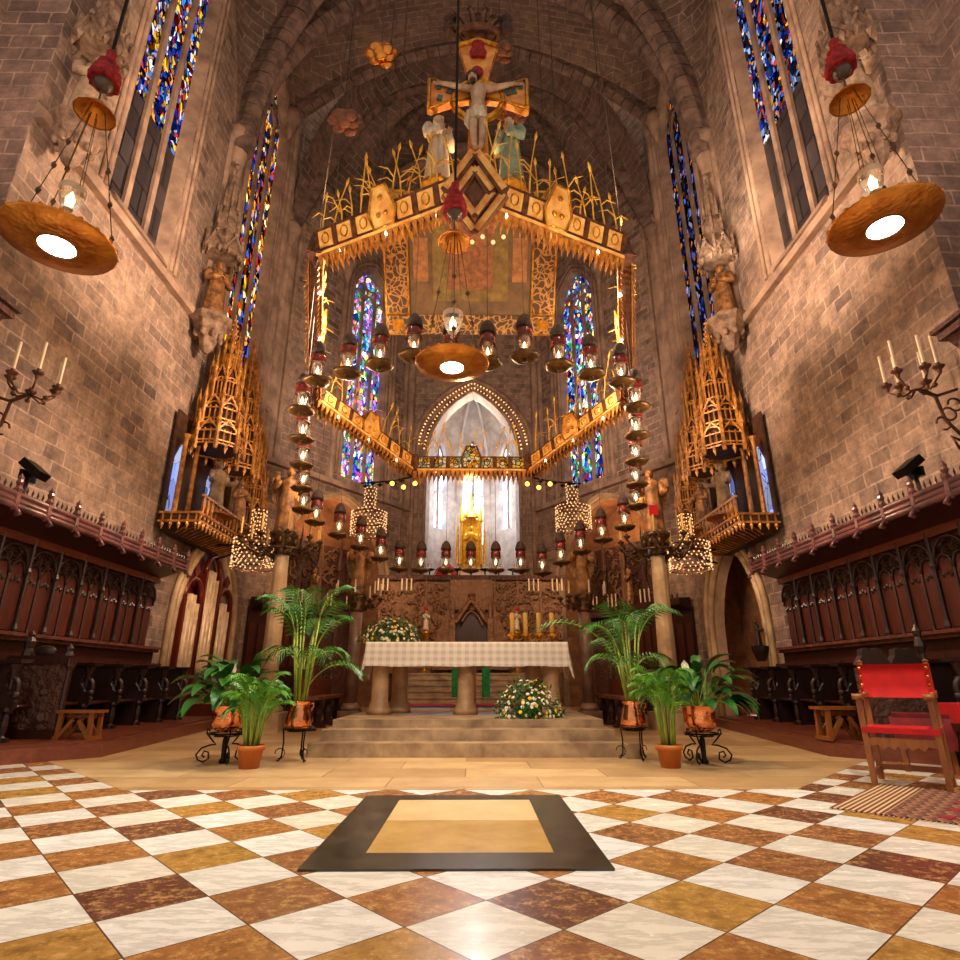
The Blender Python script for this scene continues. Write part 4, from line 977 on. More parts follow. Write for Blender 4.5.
m = MB(); figure(m, .62, (6.95, 14.6, 1.75), rad(60), 'offer'); m.lathe((6.95, 14.6, 1.75), [(.1, -.35), (.2, -.1), (.22, 0)], 8)
tag(m.build('bracket_figure', M['bwood']), 'little black figure on a bracket at the near jamb of the right side arch', 'statue')
# ------------------------------------------------------------------ columns with angels
for s, nm in ((-1, 'left'), (1, 'right')):
    T = thing('angel_column', 'tall fluted stone column with a ring of bronze candle branches on the %s, beside the palms' % nm, 'column', (s*4.2, 13.0, 0))
    m = MB(); m.span((-.42, -.42, 0), (.42, .42, .35)); m.lathe((0, 0, 0), [(.34, .35), (.36, .42), (.27, .5), (.28, .56), (.2, .62)], 16); m.build('base', M['column'], T)
    m = MB(); m.lathe((0, 0, 0), [(.18, .6), (.18, 1.6), (.15, 3.62)], 40, .05, 10); m.build('shaft', M['column'], T)
    m = MB(); m.lathe((0, 0, 0), [(.17, 3.6), (.22, 3.66), (.18, 3.7), (.26, 3.95), (.32, 4.05), (.32, 4.12)], 12)
    for k in range(8): m.ball((.26*cos(PI*k/4), .26*sin(PI*k/4), 3.9), (.05, .05, .09), 6, 5)
    m.build('capital', M['bronze'], T)
    m = MB(); pts = []
    for k in range(9):
        a = 2*PI*k/9+.2; u = V((cos(a), sin(a), 0)); r = .78+.14*(k % 2)
        m.tube([u*.3+V((0, 0, 3.75)), u*.5+V((0, 0, 3.6)), u*.7+V((0, 0, 3.68)), u*r+V((0, 0, 3.86))], .025, 5)
        m.tube([u*.5+V((0, 0, 3.62))+V((0, 0, .09*sin(q)))+u*.09*cos(q) for q in [2*PI*j/8 for j in range(8)]], .02, 4, True)
        for q in (.42, .6, .75): m.octa(u*q+V((.03*sin(k), .03, 3.74+.08*sin(9*q))), .055, .06)
        pts.append(u*r+V((0, 0, 3.95)))
    m.tube([(.5*cos(2*PI*k/16), .5*sin(2*PI*k/16), 3.7) for k in range(16)], .025, 5, True)
    m.build('branches', M['bronze'], T)
    branch_candles(T, pts, T, M['bronze'], M['candle'], .42, .022)
    p = V((s*4.2, 13.0, 4.12)); m = MB(); figure(m, 1.55, p, -s*rad(12), 'raise' if s < 0 else 'offer'); wings(m, 1.5, p, -s*rad(12))
    tag(m.build('angel_statue', M['gildfig']), 'gilded winged angel standing on the tall fluted column on the %s' % nm, 'statue')
    if s > 0:
        m = MB(); m.box((4.2-.05, 12.8, 4.62), (.2, .03, .24)); pl = m.build('red_plaque', M['red']); tag(pl, 'little red plaque on the robe of the right column angel', 'plaque')
    # slim marble shafts by the altar
    T = thing('marble_shaft', 'slim brown marble shaft with a small candle crown standing %s of the altar' % nm, 'column', (s*2.85, 15.0, .0))
    m = MB(); m.span((-.25, -.25, 0), (.25, .25, .3)); m.lathe((0, 0, 0), [(.24, .3), (.25, .36), (.16, .46)], 12); m.build('base', M['darkcol'], T)
    m = MB(); m.lathe((0, 0, 0), [(.15, .45), (.15, 2.6)], 16); m.build('shaft', M['darkcol'], T)
    m = MB(); pts = []; m.lathe((0, 0, 0), [(.15, 2.58), (.2, 2.66), (.17, 2.7), (.24, 2.92), (.26, 3.0)], 10)
    for k in range(7):
        a = 2*PI*k/7+.3; u = V((cos(a), sin(a), 0)); m.tube([u*.2+V((0, 0, 2.75)), u*.4+V((0, 0, 2.66)), u*.58+V((0, 0, 2.86))], .022, 5); m.octa(u*.4+V((0, 0, 2.74)), .06, .08); pts.append(u*.58+V((0, 0, 2.95)))
    m.build('candle_crown', M['bronze'], T); branch_candles(T, pts, T, M['bronze'], M['whitewax'], .36, .022)
    p = V((s*2.85, 15, 3.0)); m = MB(); figure(m, 1.3, p, -s*rad(10), 'raise'); wings(m, 1.25, p, -s*rad(10))
    tag(m.build('small_angel_statue', M['gildfig']), 'smaller ochre angel on the slim marble shaft %s of the altar' % nm, 'statue')

# ------------------------------------------------------------------ altar and what stands on it
AY = 10.95; TZ = 1.59
T = thing('altar_table', 'long stone altar table on round pillars at the top of the steps', 'altar', (-0.03, AY, .425))
m = MB(); m.box((0, 0, 1.08), (3.4, .95, .14)); m.build('tabletop', M['alab'], T)
for y in (-.3, .32):
    for x in (-1.48, -.02, 1.44) if y < 0 else (-1.22, -.02, 1.2):
        m = MB(); m.lathe((x, y, 0), [(.21, 0), (.21, .08), (.17, .12), (.18, .16), (.145, .2), (.14, .92), (.19, .98), (.2, 1.01)], 18); m.build('pillar', M['alab'], T)
m = MB(); nx, x0, x1 = 40, -1.72, 1.72; y0, y1 = -.53, .53
def cl(x, y, z): return V((x-.03, AY+y, z))
vs = []; fs = []; hemz = TZ-.40
cols = [(y0-.03, hemz), (y0-.012, TZ-.2), (y0-.005, TZ-.02), (y0+.02, TZ), (0, TZ), (y1-.02, TZ), (y1, TZ-.2), (y1+.02, hemz)]
for i in range(nx+1):
    x = x0+(x1-x0)*i/nx
    for y, z in cols: vs.append(cl(x, y+(.012*sin(x*9) if z < TZ-.1 else 0), z+(.006*sin(x*7) if z < TZ-.3 else 0)))
n = len(cols); fs = [(i*n+k, (i+1)*n+k, (i+1)*n+k+1, i*n+k+1) for i in range(nx) for k in range(n-1)]
m.add(vs, fs, True)
for q in (-1, 1):
    vs = [];
    for k in range(7):
        y = y0-.02+(y1-y0+.04)*k/6
        for z, o_ in ((TZ, 0), (TZ-.15, .02), (TZ-.3, .05), (TZ-.52-.1*abs(k-3)/3, .09+.03*(k % 2))): vs.append(cl(q*(1.72+o_), y, z))
    m.add(vs, [(k*4+j, k*4+j+1, k*4+j+5, k*4+j+4) for k in range(6) for j in range(3)], True)
    # corner fold
    m.add([cl(q*1.72, y0-.005, TZ-.01), cl(q*1.72, y0-.03, hemz), cl(q*1.77, y0-.035, hemz-.14), cl(q*1.8, y0-.02, TZ-.62), cl(q*1.73, y0-.01, TZ-.15)], [(0, 1, 2, 3, 4)])
tag(m.build('tablecloth', M['cloth']), 'white checked linen cloth draped over the altar table', 'tablecloth')
def bouquet(name, label, c, r, h, n=60, seed=1):
    T = thing(name, label, 'flowers', c); rn = random.Random(seed)
    m = MB(); m.lathe((0, 0, 0), [(.1, 0), (r*.4, .02), (r*.45, h*.3), (r*.2, h*.5)], 10)
    for k in range(900):
        a = rn.uniform(0, 2*PI); f = math.acos(rn.uniform(-.1, 1)); R_ = rn.uniform(.6, 1.12)
        d = V((sin(f)*cos(a), sin(f)*sin(a)*.7, cos(f))); p = V((d.x*r*R_, d.y*r*R_, max(.02, d.z*h*R_+.02)))
        t = d.cross(V((rn.uniform(-1, 1), rn.uniform(-1, 1), rn.uniform(-1, 1)))).normalized(); l = rn.uniform(.05, .11)*r*1.9; w_ = l*.28
        e = (d*.7+t*.6+V((0, 0, -.15))).normalized(); m.add([p, p+e*l*.5+t.cross(e)*w_, p+e*l, p+e*l*.5-t.cross(e)*w_], [(0, 1, 2, 3)])
    m.build('foliage', M['leaf'], T)
    fl = {}
    for nm, mt in (('white_flower', 'petal'), ('yellow_flower', 'ypetal')):
        b = MB()
        for k in range(6): a = 2*PI*k/6; b.ball((.022*cos(a), .022*sin(a), .008), (.018, .018, .012), 5, 4)
        b.ball((0, 0, .014), .014, 5, 4); fl[nm] = b.build(nm, M[mt], T)
    for k in range(n):
        nm = 'white_flower' if rn.random() < .66 else 'yellow_flower'
        a = rn.uniform(0, 2*PI); f = math.acos(rn.uniform(0, 1)); d = V((sin(f)*cos(a), sin(f)*sin(a)*.72, cos(f)))
        if d.y > .35: d.y = -d.y
        o = fl[nm] if k < 2 and False else fl[nm].copy()
        C.objects.link(o); o.parent = T; o.location = V((d.x*r, d.y*r, max(.03, d.z*h)))*rn.uniform(.92, 1.1); o.scale = (rn.uniform(.55, .95)*r/.5,)*3
        o.rotation_euler = d.to_track_quat('Z', 'Y').to_euler()
    for nm, x in (('white_flower', -.1), ('yellow_flower', .12)): fl[nm].location = (x, -.1*r, h*1.05)
    return T
bouquet('flower_arrangement', 'mound of white and yellow flowers on the left end of the altar cloth', (-1.4, AY-.05, TZ), .5, .4, 96, 3)
bouquet('flower_arrangement', 'mound of white and yellow flowers on the step before the altar right end', (.92, 9.62, .425), .48, .5, 96, 5)
T = thing('candle_stand', 'gilt four branched candle stand on the right end of the altar', 'candle holder', (1.14, AY, TZ))
m = MB(); m.span((-.42, -.08, .0), (.42, .08, .03)); m.build('foot', M['bronze'], T)
m = MB()
for k in range(4):
    x = -.36+.24*k; m.lathe((x, 0, 0), [(.03, .03), (.02, .08), (.06, .12), (.09, .15), (.1, .17), (.04, .17)], 12)
    if k < 3: m.tube([(x+.03, 0, .12), (x+.12, 0, .05), (x+.21, 0, .12)], .02, 6)
m.build('branches', M['gold'], T)
for k in range(4):
    m = MB(); m.lathe((1.14-.36+.24*k, AY, TZ+.17), [(.042, 0), (.042, .36), (.036, .37), (.005, .372), (.004, .385)], 12)
    tag(m.build('altar_candle', M['candle']), 'thick yellow candle on the altar stand, %s from the left' % ORD[k], 'candle', 'altar candles')

# ------------------------------------------------------------------ behind the altar
m = MB()
for k in range(6): m.span((-2.0, 15.6+.42*k, 0), (2.0, 19.6, .42+.15*k)); m.span((-2.02, 15.57+.42*k, .38+.15*k), (2.02, 15.7+.42*k, .425+.15*k))
struct(m, 'floor_throne_steps', M['step'])
m = MB(); m.span((-2.0, 13.22, .0), (2.1, 15.55, .415)); struct(m, 'floor_rear_platform', M['step'])
m = MB(); m.span((-1.5, 14.3, .415), (1.55, 15.55, .427)); tag(m.build('magenta_carpet', M['pink']), 'magenta carpet strip on the floor behind the altar pillars', 'carpet')
m = MB(); m.span((-1.55, 13.25, .415), (1.6, 14.28, .424)); tag(m.build('blue_carpet', M['blue']), 'blue grey carpet strip just behind the altar platform', 'carpet')
T = thing('draped_lectern', 'lectern hung with two strips of green cloth behind the middle altar pillar', 'lectern', (0.02, 13.6, .424))
m = MB(); m.span((-.12, .05, 0), (.12, .3, 1.05)); m.box((0, .15, 1.08), (.6, .5, .05)); m.build('post', M['oak'], T)
for x in (-.33, .33):
    m = MB(); v_ = []
    for k in range(6): v_ += [V((x-.09, -.06+.015*(k % 2), 1.05-.17*k)), V((x, -.09+.01*(k % 2), 1.05-.17*k)), V((x+.09, -.06, 1.05-.17*k))]
    m.add(v_, [(k*3+j, k*3+j+1, k*3+j+4, k*3+j+3) for k in range(5) for j in range(2)], True)
    m.quad((x-.09, -.055, 1.1), (x+.09, -.055, 1.1), (x+.09, .1, 1.11), (x-.09, .1, 1.11)); m.build('green_cloth', M['green'], T)
SY = 20.2
T = thing('carved_screen', 'wide brown carved relief screen below the far chapel opening', 'screen', (0, SY, 1.3))
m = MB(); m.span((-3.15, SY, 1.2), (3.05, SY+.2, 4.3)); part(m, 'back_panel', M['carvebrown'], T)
m = MB()
for z, h in ((4.22, .16), (1.85, .12), (2.05, .06)): m.span((-3.25, SY-.16, z), (3.15, SY+.1, z+h))
part(m, 'cornice', M['bronze'] if False else M['carvewood'], T)
rr = random.Random(11)
for i in range(8):
    if i in (3, 4): continue
    x = -3.1+.775*i; m = MB()
    for k in range(46):
        cx, cz = x+rr.uniform(.08, .7), rr.uniform(2.2, 4.1); a0 = rr.uniform(0, 6)
        m.tube([(cx+.13*cos(a0+.5*j)*(1-.1*j), SY-.03-.05*(k % 2), cz+.13*sin(a0+.5*j)*(1-.1*j)) for j in range(7)], [.035, .035, .03, .028, .024, .02, .012], 5)
        if k % 4 == 0: m.ball((cx, SY-.04, cz), (.06, .05, .08), 6, 5)
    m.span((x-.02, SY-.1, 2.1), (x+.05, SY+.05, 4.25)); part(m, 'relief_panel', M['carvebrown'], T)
for x in (-3.0, -2.2, 2.1, 2.9):
    pts = [V((x+dx, SY-.2, 3.95)) for dx in (-.16, 0, .16)]
    m = MB(); m.bar((x-.2, SY-.2, 3.83), (x+.2, SY-.2, 3.83), .03, .03); m.bar((x, SY, 3.83), (x, SY-.2, 3.83), .03, .03); b = part(m, 'candle_bracket', M['bronze'], T)
    for p in pts:
        c = MB(); c.lathe(p, [(.03, -.1), (.028, .3)], 7); part(c, 'candle', M['whitewax'], T, b)
T = thing('bishop_throne', 'carved stone throne niche with pointed arch in the middle of the screen', 'throne', (0, SY-.5, 1.3))
m = MB(); m.span((-.55, SY-.25, 1.29), (.55, SY-.05, 3.1)); part(m, 'dark_back', M['dwood'], T)
m = MB()
for q in (-1, 1):
    m.span((q*.62-.09, SY-.55, 1.3), (q*.62+.09, SY-.05, 2.9)); m.lathe((q*.62, SY-.5, 2.9), [(.1, 0), (.08, .1), (.08, .4), (.02, .7), (0, .75)], 6)
    m.tube([(q*.55*(1-j/8)**.8, SY-.48, 2.75+.75*(j/8)**1.3) for j in range(9)], .07, 6); m.tube([(q*.42*(1-j/8)**.6, SY-.42, 2.6+.55*(j/8)), ][:1]+[(q*.42*(1-j/8)**.6, SY-.42, 2.6+.55*(j/8)) for j in range(1, 9)], .035, 5)
    for j in range(5): m.octa((q*(.5-.1*j), SY-.5, 2.98+.13*j), .06, .08)
m.lathe((0, SY-.48, 3.45), [(.05, 0), (.1, .08), (.06, .14), (.14, .22), (.05, .32), (0, .4)], 6); part(m, 'arch_frame', M['carvebrown'], T)
m = MB()
for q in (-1, 1): m.hexa([V((q*.72, SY-.35, 1.3)), V((q*1.25, SY-.35, 1.3)), V((q*1.25, SY-.35, 2.1)), V((q*.72, SY-.35, 3.4))][::q], [V((q*.72, SY-.05, 1.3)), V((q*1.25, SY-.05, 1.3)), V((q*1.25, SY-.05, 2.1)), V((q*.72, SY-.05, 3.4))][::q])
m.span((-.72, SY-.3, 3.2), (.72, SY-.02, 4.2)); part(m, 'wing_panels', M['carvebrown'], T)
for q, nm in ((-1, 'left'), (1, 'right')):
    T = thing('tall_candlestick', 'tall gilt and white figured candlestick at the %s side of the throne niche' % nm, 'candlestick', (q*1.45, 19.2, 1.12))
    m = MB(); m.lathe((0, 0, 0), [(.24, 0), (.24, .05), (.09, .12), (.05, .3), (.1, .45), (.05, .6), (.06, 1.1), (.22, 1.25), (.24, 1.3), (.08, 1.32), (.08, 1.4)], 12); m.build('stand', M['gold'], T)
    m = MB(); figure(m, .62, (0, 0, 1.36), 0, 'fold'); m.build('figurine', M['robew'], T)
    m = MB(); m.lathe((q*.0, 0, 0), [(.07, 1.98), (.06, 2.05), (.0, 2.12)], 8); m.build('crown', M['red'], T)
    T = thing('long_bench', 'long brown wooden bench to the %s behind the altar' % nm, 'bench', (q*3.3, 14.2, 0))
    m = MB(); m.box((0, 0, .62), (.5, 3.0, .06)); m.box((q*.22, 0, .8), (.05, 3.0, .4)); m.build('seat', M['floorwood'], T)
    for y in (-1.3, -.45, .45, 1.3):
        m = MB(); m.lathe((0, y, 0), [(.2, 0), (.2, .05), (.08, .12), (.12, .3), (.07, .5), (.16, .6)], 8); m.build('leg', M['dwood'], T)
    # carved side galleries in the arched recesses
    w = WAL if q < 0 else WAR
    T = thing('carved_gallery', 'dark brown carved gallery with pinnacled reliefs inside the %s apse recess' % nm, 'gallery', w.P(3.1, 0, .8))
    m = MB(); m.hexa([w.P(.55, 0, .9), w.P(5.65, 0, .9), w.P(5.65, 0, 1.5), w.P(.55, 0, 1.5)], [w.P(.55, 6.0, .9), w.P(5.65, 6.0, .9), w.P(5.65, 6.0, 1.5), w.P(.55, 6.0, 1.5)]); part(m, 'back_panel', M['carvewood'], T)
    for i in range(5):
        u = .7+1.0*i; m = MB()
        m.lathe(w.P(u, 0, .8), [(.14, .5), (.09, .6), (.07, 3.4), (.12, 3.5), (.08, 5.0), (.14, 5.1), (.0, 6.6)], 6)
        for k in range(26):
            c = w.P(u+.2+rr.random()*.62, 3.4+2.4*rr.random(), .84); a0 = rr.uniform(0, 6); m.tube([c+w.d*.14*cos(a0+.6*j)+V((0, 0, .14*sin(a0+.6*j))) for j in range(7)], [.04]*5+[.03, .02], 5)
        m.tube([w.P(u+.5+.42*cos(PI*j/8), 2.7+.5*sin(PI*j/8), .82) for j in range(9)], .06, 5)
        part(m, 'relief_bay', M['carvebrown'] if i % 2 else M['carvewood'], T)
    m = MB(); m.hexa([w.P(.5, 3.3, .5), w.P(5.7, 3.3, .5), w.P(5.7, 3.3, .95), w.P(.5, 3.3, .95)], [w.P(.5, 3.5, .5), w.P(5.7, 3.5, .5), w.P(5.7, 3.5, .95), w.P(.5, 3.5, .95)]); part(m, 'gallery_rail', M['carvewood'], T)
    for u in (1.3, 2.6, 4.2, 5.2):
        m = MB(); m.bar(w.P(u-.25, 3.62, .6), w.P(u+.25, 3.62, .6), .05, .05); b = part(m, 'candle_bracket', M['bronze'], T)
        for dx in (-.2, 0, .2):
            c = MB(); c.lathe(w.P(u+dx, 3.62, .6), [(.03, 0), (.028, .5)], 7); part(c, 'candle', M['whitewax'], T, b)
    p = w.P(3.4, 3.5, .75); m = MB(); figure(m, 1.5, p, -q*rad(-35), 'raise'); tag(m.build('gallery_statue', M['gildfig']), 'ochre figure standing on the rail of the %s carved gallery' % nm, 'statue')
# far chapel furnishing
T = thing('golden_shrine', 'golden shrine with a standing figure in the bright far chapel', 'shrine', (-.08, A1.y+3.6, 4.9))
m = MB(); m.lathe((0, 0, 0), [(.9, 0), (.8, 1.0), (.6, 1.3), (.55, 1.5)], 8); m.build('base', M['gold'], T)
gl = plain('bright_gold', srgb(250, 196, 50), srgb(214, 140, 22), 8, .35, .55)
m = MB()
for q in (-1, 1):
    m.lathe((q*.48, -.1, 0), [(.1, 1.5), (.07, 1.7), (.07, 3.6), (.12, 3.7), (.08, 4.2), (0, 4.7)], 7); m.lathe((q*.68, .1, 0), [(.08, 1.3), (.06, 3.2), (0, 3.8)], 6)
m.tube([(.48*cos(PI*j/10), -.1, 3.6+.55*sin(PI*j/10)) for j in range(11)], .08, 6); m.span((-.5, .2, 1.4), (.5, .3, 3.9)); m.lathe((0, 0, 0), [(.35, 3.9), (.2, 4.3), (.06, 4.5), (.08, 4.8), (0, 5.5)], 6); m.build('canopy', gl, T)
m = MB(); figure(m, 1.9, (0, -.15, 1.55), 0, 'fold'); m.build('figure', gl, T)
m = MB()
for k in range(22): m.lathe((-2.0+4.0*k/21, A1.y+.1, 4.9), [(.04, 0), (.06, .1), (.03, .22)], 6)
m.bar((-2.05, A1.y+.1, 5.13), (2.05, A1.y+.1, 5.13), .08, .05)
tag(m.build('chapel_balustrade', M['white_stone']), 'low pale balustrade along the sill of the far chapel', 'balustrade')
for k in range(7):
    T = thing('tray_lamp', 'black footed tray lamp on the far chapel sill, %s from the left' % ORD[k], 'lamp', (-1.85+.6*k, A1.y+.1, 5.155), 0, 'tray lamps on the chapel sill')
    m = MB(); m.lathe((0, 0, 0), [(.12, 0), (.03, .04), (.03, .3), (.22, .36), (.24, .4), (.05, .38)], 12); m.build('tray', M['iron'], T)
    m = MB(); m.lathe((0, 0, 0), [(.06, .38), (.09, .5), (.1, .62)], 10); m.build('glass', M['glass'], T)
m = MB(); m.lathe((-1.2, A1.y+1.4, 4.9), [(.75, 0), (.62, .4), (.4, .9), (.12, 1.15), (0, 1.2)], 18, .12, 6)
T = tag(m.build('draped_canopy', M['red']), 'red and yellow striped cloth canopy standing on the left of the far chapel sill', 'canopy')
m = MB()
for k in range(4): a = 2*PI*k/4-1.2; m.tube([(-1.2+.78*cos(a)*(1-j/5)**.8, A1.y+1.4+.78*sin(a)*(1-j/5)**.8, 4.9+1.2*j/5) for j in range(5)], .1, 5)
m.build('yellow_stripe', M['ypetal'], T)
m = MB(); m.span((-.55, A1.y+1.8, 4.9), (.75, A1.y+2.5, 5.7)); tag(m.build('chapel_altar', M['white']), 'small white cloth covered altar in the middle of the far chapel', 'altar')

# ------------------------------------------------------------------ foreground furniture
def armchair(label, loc, rz, simple=False):
    T = thing('red_armchair', label, 'chair', loc, rz); w_, d_ = .29, .22
    for x in (-w_, w_):
        m = MB(); m.bar((x, -d_, 0), (x, -d_, .80), .05, .05, (0, 1, 0)); m.build('leg', M['oak'], T)
        m = MB(); m.bar((x, d_+.03, 0), (x, d_+.03, .5), .05, .045, (0, 1, 0)); m.bar((x, d_+.03, .48), (x, d_+.09, 1.1), .05, .045, (0, 1, 0)); m.lathe((x, d_+.09, 1.1), [(.03, 0), (.02, .02), (.03, .04), (0, .06)], 8); m.build('leg', M['oak'], T)
        m = MB(); m.bar((x, d_+.06, .80), (x, -d_-.06, .80), .075, .035, (0, 0, 1)); m.tube([(x-.045, -d_-.06, .795), (x+.045, -d_-.06, .795)], .03, 10); m.tube([(x-.04, d_+.02, .82), (x+.04, d_+.02, .82)], .035, 8); m.build('arm', M['oak'], T)
        m = MB(); m.bar((x, -d_, .1), (x, d_+.03, .1), .035, .05); m.build('stretcher', M['oak'], T)
    m = MB(); m.prism([(-w_, .32), (w_, .32), (w_, .43), (-w_, .43)][:0]+[(-w_, .34), (-.2, .36), (-.16, .315), (-.12, .35), (-.07, .32), (-.04, .35), (0, .31), (.04, .35), (.07, .32), (.12, .35), (.16, .315), (.2, .36), (w_, .34), (w_, .425), (-w_, .425)], (0, -d_-.015, 0), (1, 0, 0), (0, 0, 1), (0, .03, 0)); m.build('apron', M['oak'], T)
    m = MB(); m.bar((-w_, d_+.03, .12), (w_, d_+.03, .12), .04, .05); m.build('stretcher', M['oak'], T)
    m = MB(); n = 8; vs = []
    for i in range(n+1):
        for j in range(n+1):
            x = -w_-.02+(2*w_+.04)*i/n; y = -d_-.03+(2*d_+.06)*j/n; vs.append(V((x, y, .515-.02*sin(PI*i/n)*sin(PI*j/n))))
    nb = len(vs); vs += [v-V((0, 0, .05)) for v in vs]; q = n+1
    f = [(i*q+j, (i+1)*q+j, (i+1)*q+j+1, i*q+j+1) for i in range(n) for j in range(n)]; f += [tuple(nb+k for k in t[::-1]) for t in f]
    ed = [i*q for i in range(q)]+[n*q+j for j in range(1, q)]+[i*q+n for i in range(n-1, -1, -1)]+[j for j in range(n-1, 0, -1)]
    f += [(ed[k], ed[(k+1) % len(ed)], nb+ed[(k+1) % len(ed)], nb+ed[k]) for k in range(len(ed))]
    m.add(vs, f, False); m.build('seat', M['red'], T)
    m = MB(); vs = []
    for i in range(n+1):
        x = -w_-.025+(2*w_+.05)*i/n
        for z, y in ((.78, .10), (.9, .112), (1.0, .122), (1.11, .132)): vs += [V((x, d_-.03+y-.09+.018*sin(PI*i/n), z))]
    nb = len(vs); vs += [v+V((0, .03, 0)) for v in vs]
    f = [(i*4+j, (i+1)*4+j, (i+1)*4+j+1, i*4+j+1) for i in range(n) for j in range(3)]; f += [tuple(nb+k for k in t[::-1]) for t in f]
    ed = [i*4 for i in range(n+1)]+[n*4+j for j in (1, 2, 3)]+[i*4+3 for i in range(n-1, -1, -1)]+[2, 1]
    f += [(ed[k], ed[(k+1) % len(ed)], nb+ed[(k+1) % len(ed)], nb+ed[k]) for k in range(len(ed))]
    m.add(vs, f, True); bk = m.build('backrest', M['red'], T)
    for x in (-w_, w_):
        for k in range(4): m = MB(); m.ball((x, d_-.045-.005+.01*k, .82+.083*k), .016, 8, 6); m.build('stud', M['gold'], T, None).parent = bk
    return T
armchair('red velvet armchair with brass studs standing on the patterned rug', (4.30, 6.22, .012), rad(-40))
T = thing('draped_stool', 'low stool hung with a dark red cloth seen behind the red armchair', 'stool', (5.2, 7.2, 0), rad(-35))
for x in (-.22, .22):
    for y in (-.16, .16): m = MB(); m.lathe((x, y, 0), [(.03, 0), (.025, .3), (.035, .5)], 8); m.build('leg', M['oak'], T)
m = MB(); m.box((0, 0, .52), (.56, .42, .05)); m.build('seat', M['oak'], T)
m = MB(); vs = []
for k in range(13):
    x = -.3+.6*k/12; vs += [V((x, .2, .56)), V((x, -.22, .56)), V((x*.98, -.235-.015*(k % 2), .42)), V((x*.9, -.24-.03*(k % 2), .24))]
m.add(vs, [(k*4+j, k*4+j+1, k*4+j+5, k*4+j+4) for k in range(12) for j in range(3)], True); m.box((0, 0, .58), (.54, .4, .05)); m.build('red_cloth', plain('dark_crimson_cloth', srgb(120, 8, 12), srgb(84, 4, 8), 6, .85), T)
T = thing('red_kneeler', 'low red cushioned bench at the right edge beyond the armchair', 'bench', (5.75, 6.95, .0))
m = MB(); m.box((0, 0, .62), (.9, .42, .2)); m.build('cushion', M['red'], T)
m = MB(); m.box((0, 0, .48), (.94, .44, .08))
for x in (-.4, .4): m.box((x, 0, .23), (.07, .4, .46))
m.build('frame', M['dwood'], T)
T = thing('patterned_rug', 'striped woven rug with crimson border lying under the red armchair', 'rug', (2.9, 5.2, 0.002), rad(45))
m = MB(); m.span((0, -3.2, 0), (1.62, 0, .008)); m.build('pile', M['rug'], T)
m = MB()
for k in range(4):
    x0 = .12+.36*k
    for t0 in (.0, .13): m.span((x0+t0, -2.4, .008), (x0+t0+.03, -.72, .0105))
    for j in range(5): m.prism([(.07*cos(a), .05*sin(a)) for a in [2*PI*q/10 for q in range(10)]], (x0+.08, -.72-.27*j, .008), (1, 0, 0), (0, 1, 0), (0, 0, .004))
m.build('crimson_motif', M['rugred'], T)
m = MB()
for k in range(100): m.bar((0, -.015-.032*k, .004), (-.05, -.015-.032*k, .003), .008, .003)
m.build('fringe', M['column'], T, None)

# ------------------------------------------------------------------ plants
def frond(fo, st, base, az, L, lift, droop, n=22, ll=.34, lw=.022, stem0=.35):
    """a feathered palm leaf arching out from base"""
    u = V((cos(az), sin(az), 0)); pts = []
    for i in range(n+1):
        s = i/n; ang = lift-droop*s**1.6
        p = pts[-1] if pts else V(base)
        pts.append(p+(u*cos(ang)+V((0, 0, sin(ang))))*(L/n) if i else p)
    st.tube(pts, [.011*(1-.8*i/n) for i in range(n+1)], 4)
    side = V((-u.y, u.x, 0))
    for i in range(int(n*stem0), n+1):
        s = (i/n-stem0)/(1-stem0); d = (pts[min(i+1, n)]-pts[max(i-1, 0)]).normalized()
        l = ll*(.55+.9*sin(PI*min(.97, s*.9+.12)))*.75; w_ = lw*(1 if s < .9 else .7)
        for q in (-1, 1):
            e = (side*q*.85+d*(.55+.5*s)+V((0, 0, .12-.25*s))).normalized(); up = side.cross(d).normalized()
            a = pts[i]; b = a+e*l*.5+V((0, 0, .02)); c = a+e*l+V((0, 0, -.30*l)); t = d*w_
            fo.add([a, b+t, c, b-t*.8], [(0, 1, 2, 3)])
def leaf(fo, st, base, az, pet, L, w_, lift, droop=1.5):
    u = V((cos(az), sin(az), 0)); side = V((-u.y, u.x, 0)); base = V(base)
    tip = base+(u*cos(lift)+V((0, 0, sin(lift))))*pet; st.tube([base, base.lerp(tip, .5)+V((0, 0, .03)), tip], .006, 4)
    vs = []; p = tip; n = 7
    for i in range(n+1):
        s = i/n; ang = lift*.8-droop*s
        hw = w_*sin(PI*(s*.93+.05))**.8*(1-.25*s)
        vs += [p+side*hw+V((0, 0, hw*.35)), p, p-side*hw+V((0, 0, hw*.35))]
        p = p+(u*cos(ang)+V((0, 0, sin(ang))))*(L/n)
    fo.add(vs, [(i*3+k, i*3+k+1, i*3+k+4, i*3+k+3) for i in range(n) for k in range(2)], True)
def plant(name, label, loc, potf, leafmat, fill, stemmat='stem'):
    T = thing(name, label, 'plant', loc); m = MB(); pm = potf(m); m.build('pot', M[pm], T)
    m = MB(); r, z = fill[0]; m.lathe((0, 0, 0), [(0, z-.01), (r, z-.01), (r, z), (0, z)], 16); m.build('soil', M['bwood'], T)
    fo, st, fl = MB(), MB(), []
    fill[1](fo, st, fl); st.build('stems', M[stemmat], T); fo.build('foliage', M[leafmat], T)
    for p, d in fl:
        m = MB(); m.add([V(p)+V(q)*1.0 for q in ((0, 0, -.04), (-.05, -.02, .0), (-.045, -.01, .05), (0, 0, .1), (.045, -.01, .05), (.05, -.02, 0), (0, .03, .03))], [(0, 1, 6), (1, 2, 6), (2, 3, 6), (3, 4, 6), (4, 5, 6), (5, 0, 6)], True); m.ball(V(p)+V((0, -.012, .02)), (.012, .012, .035), 6, 5); m.build('white_spathe', M['petal'], T)
    return T
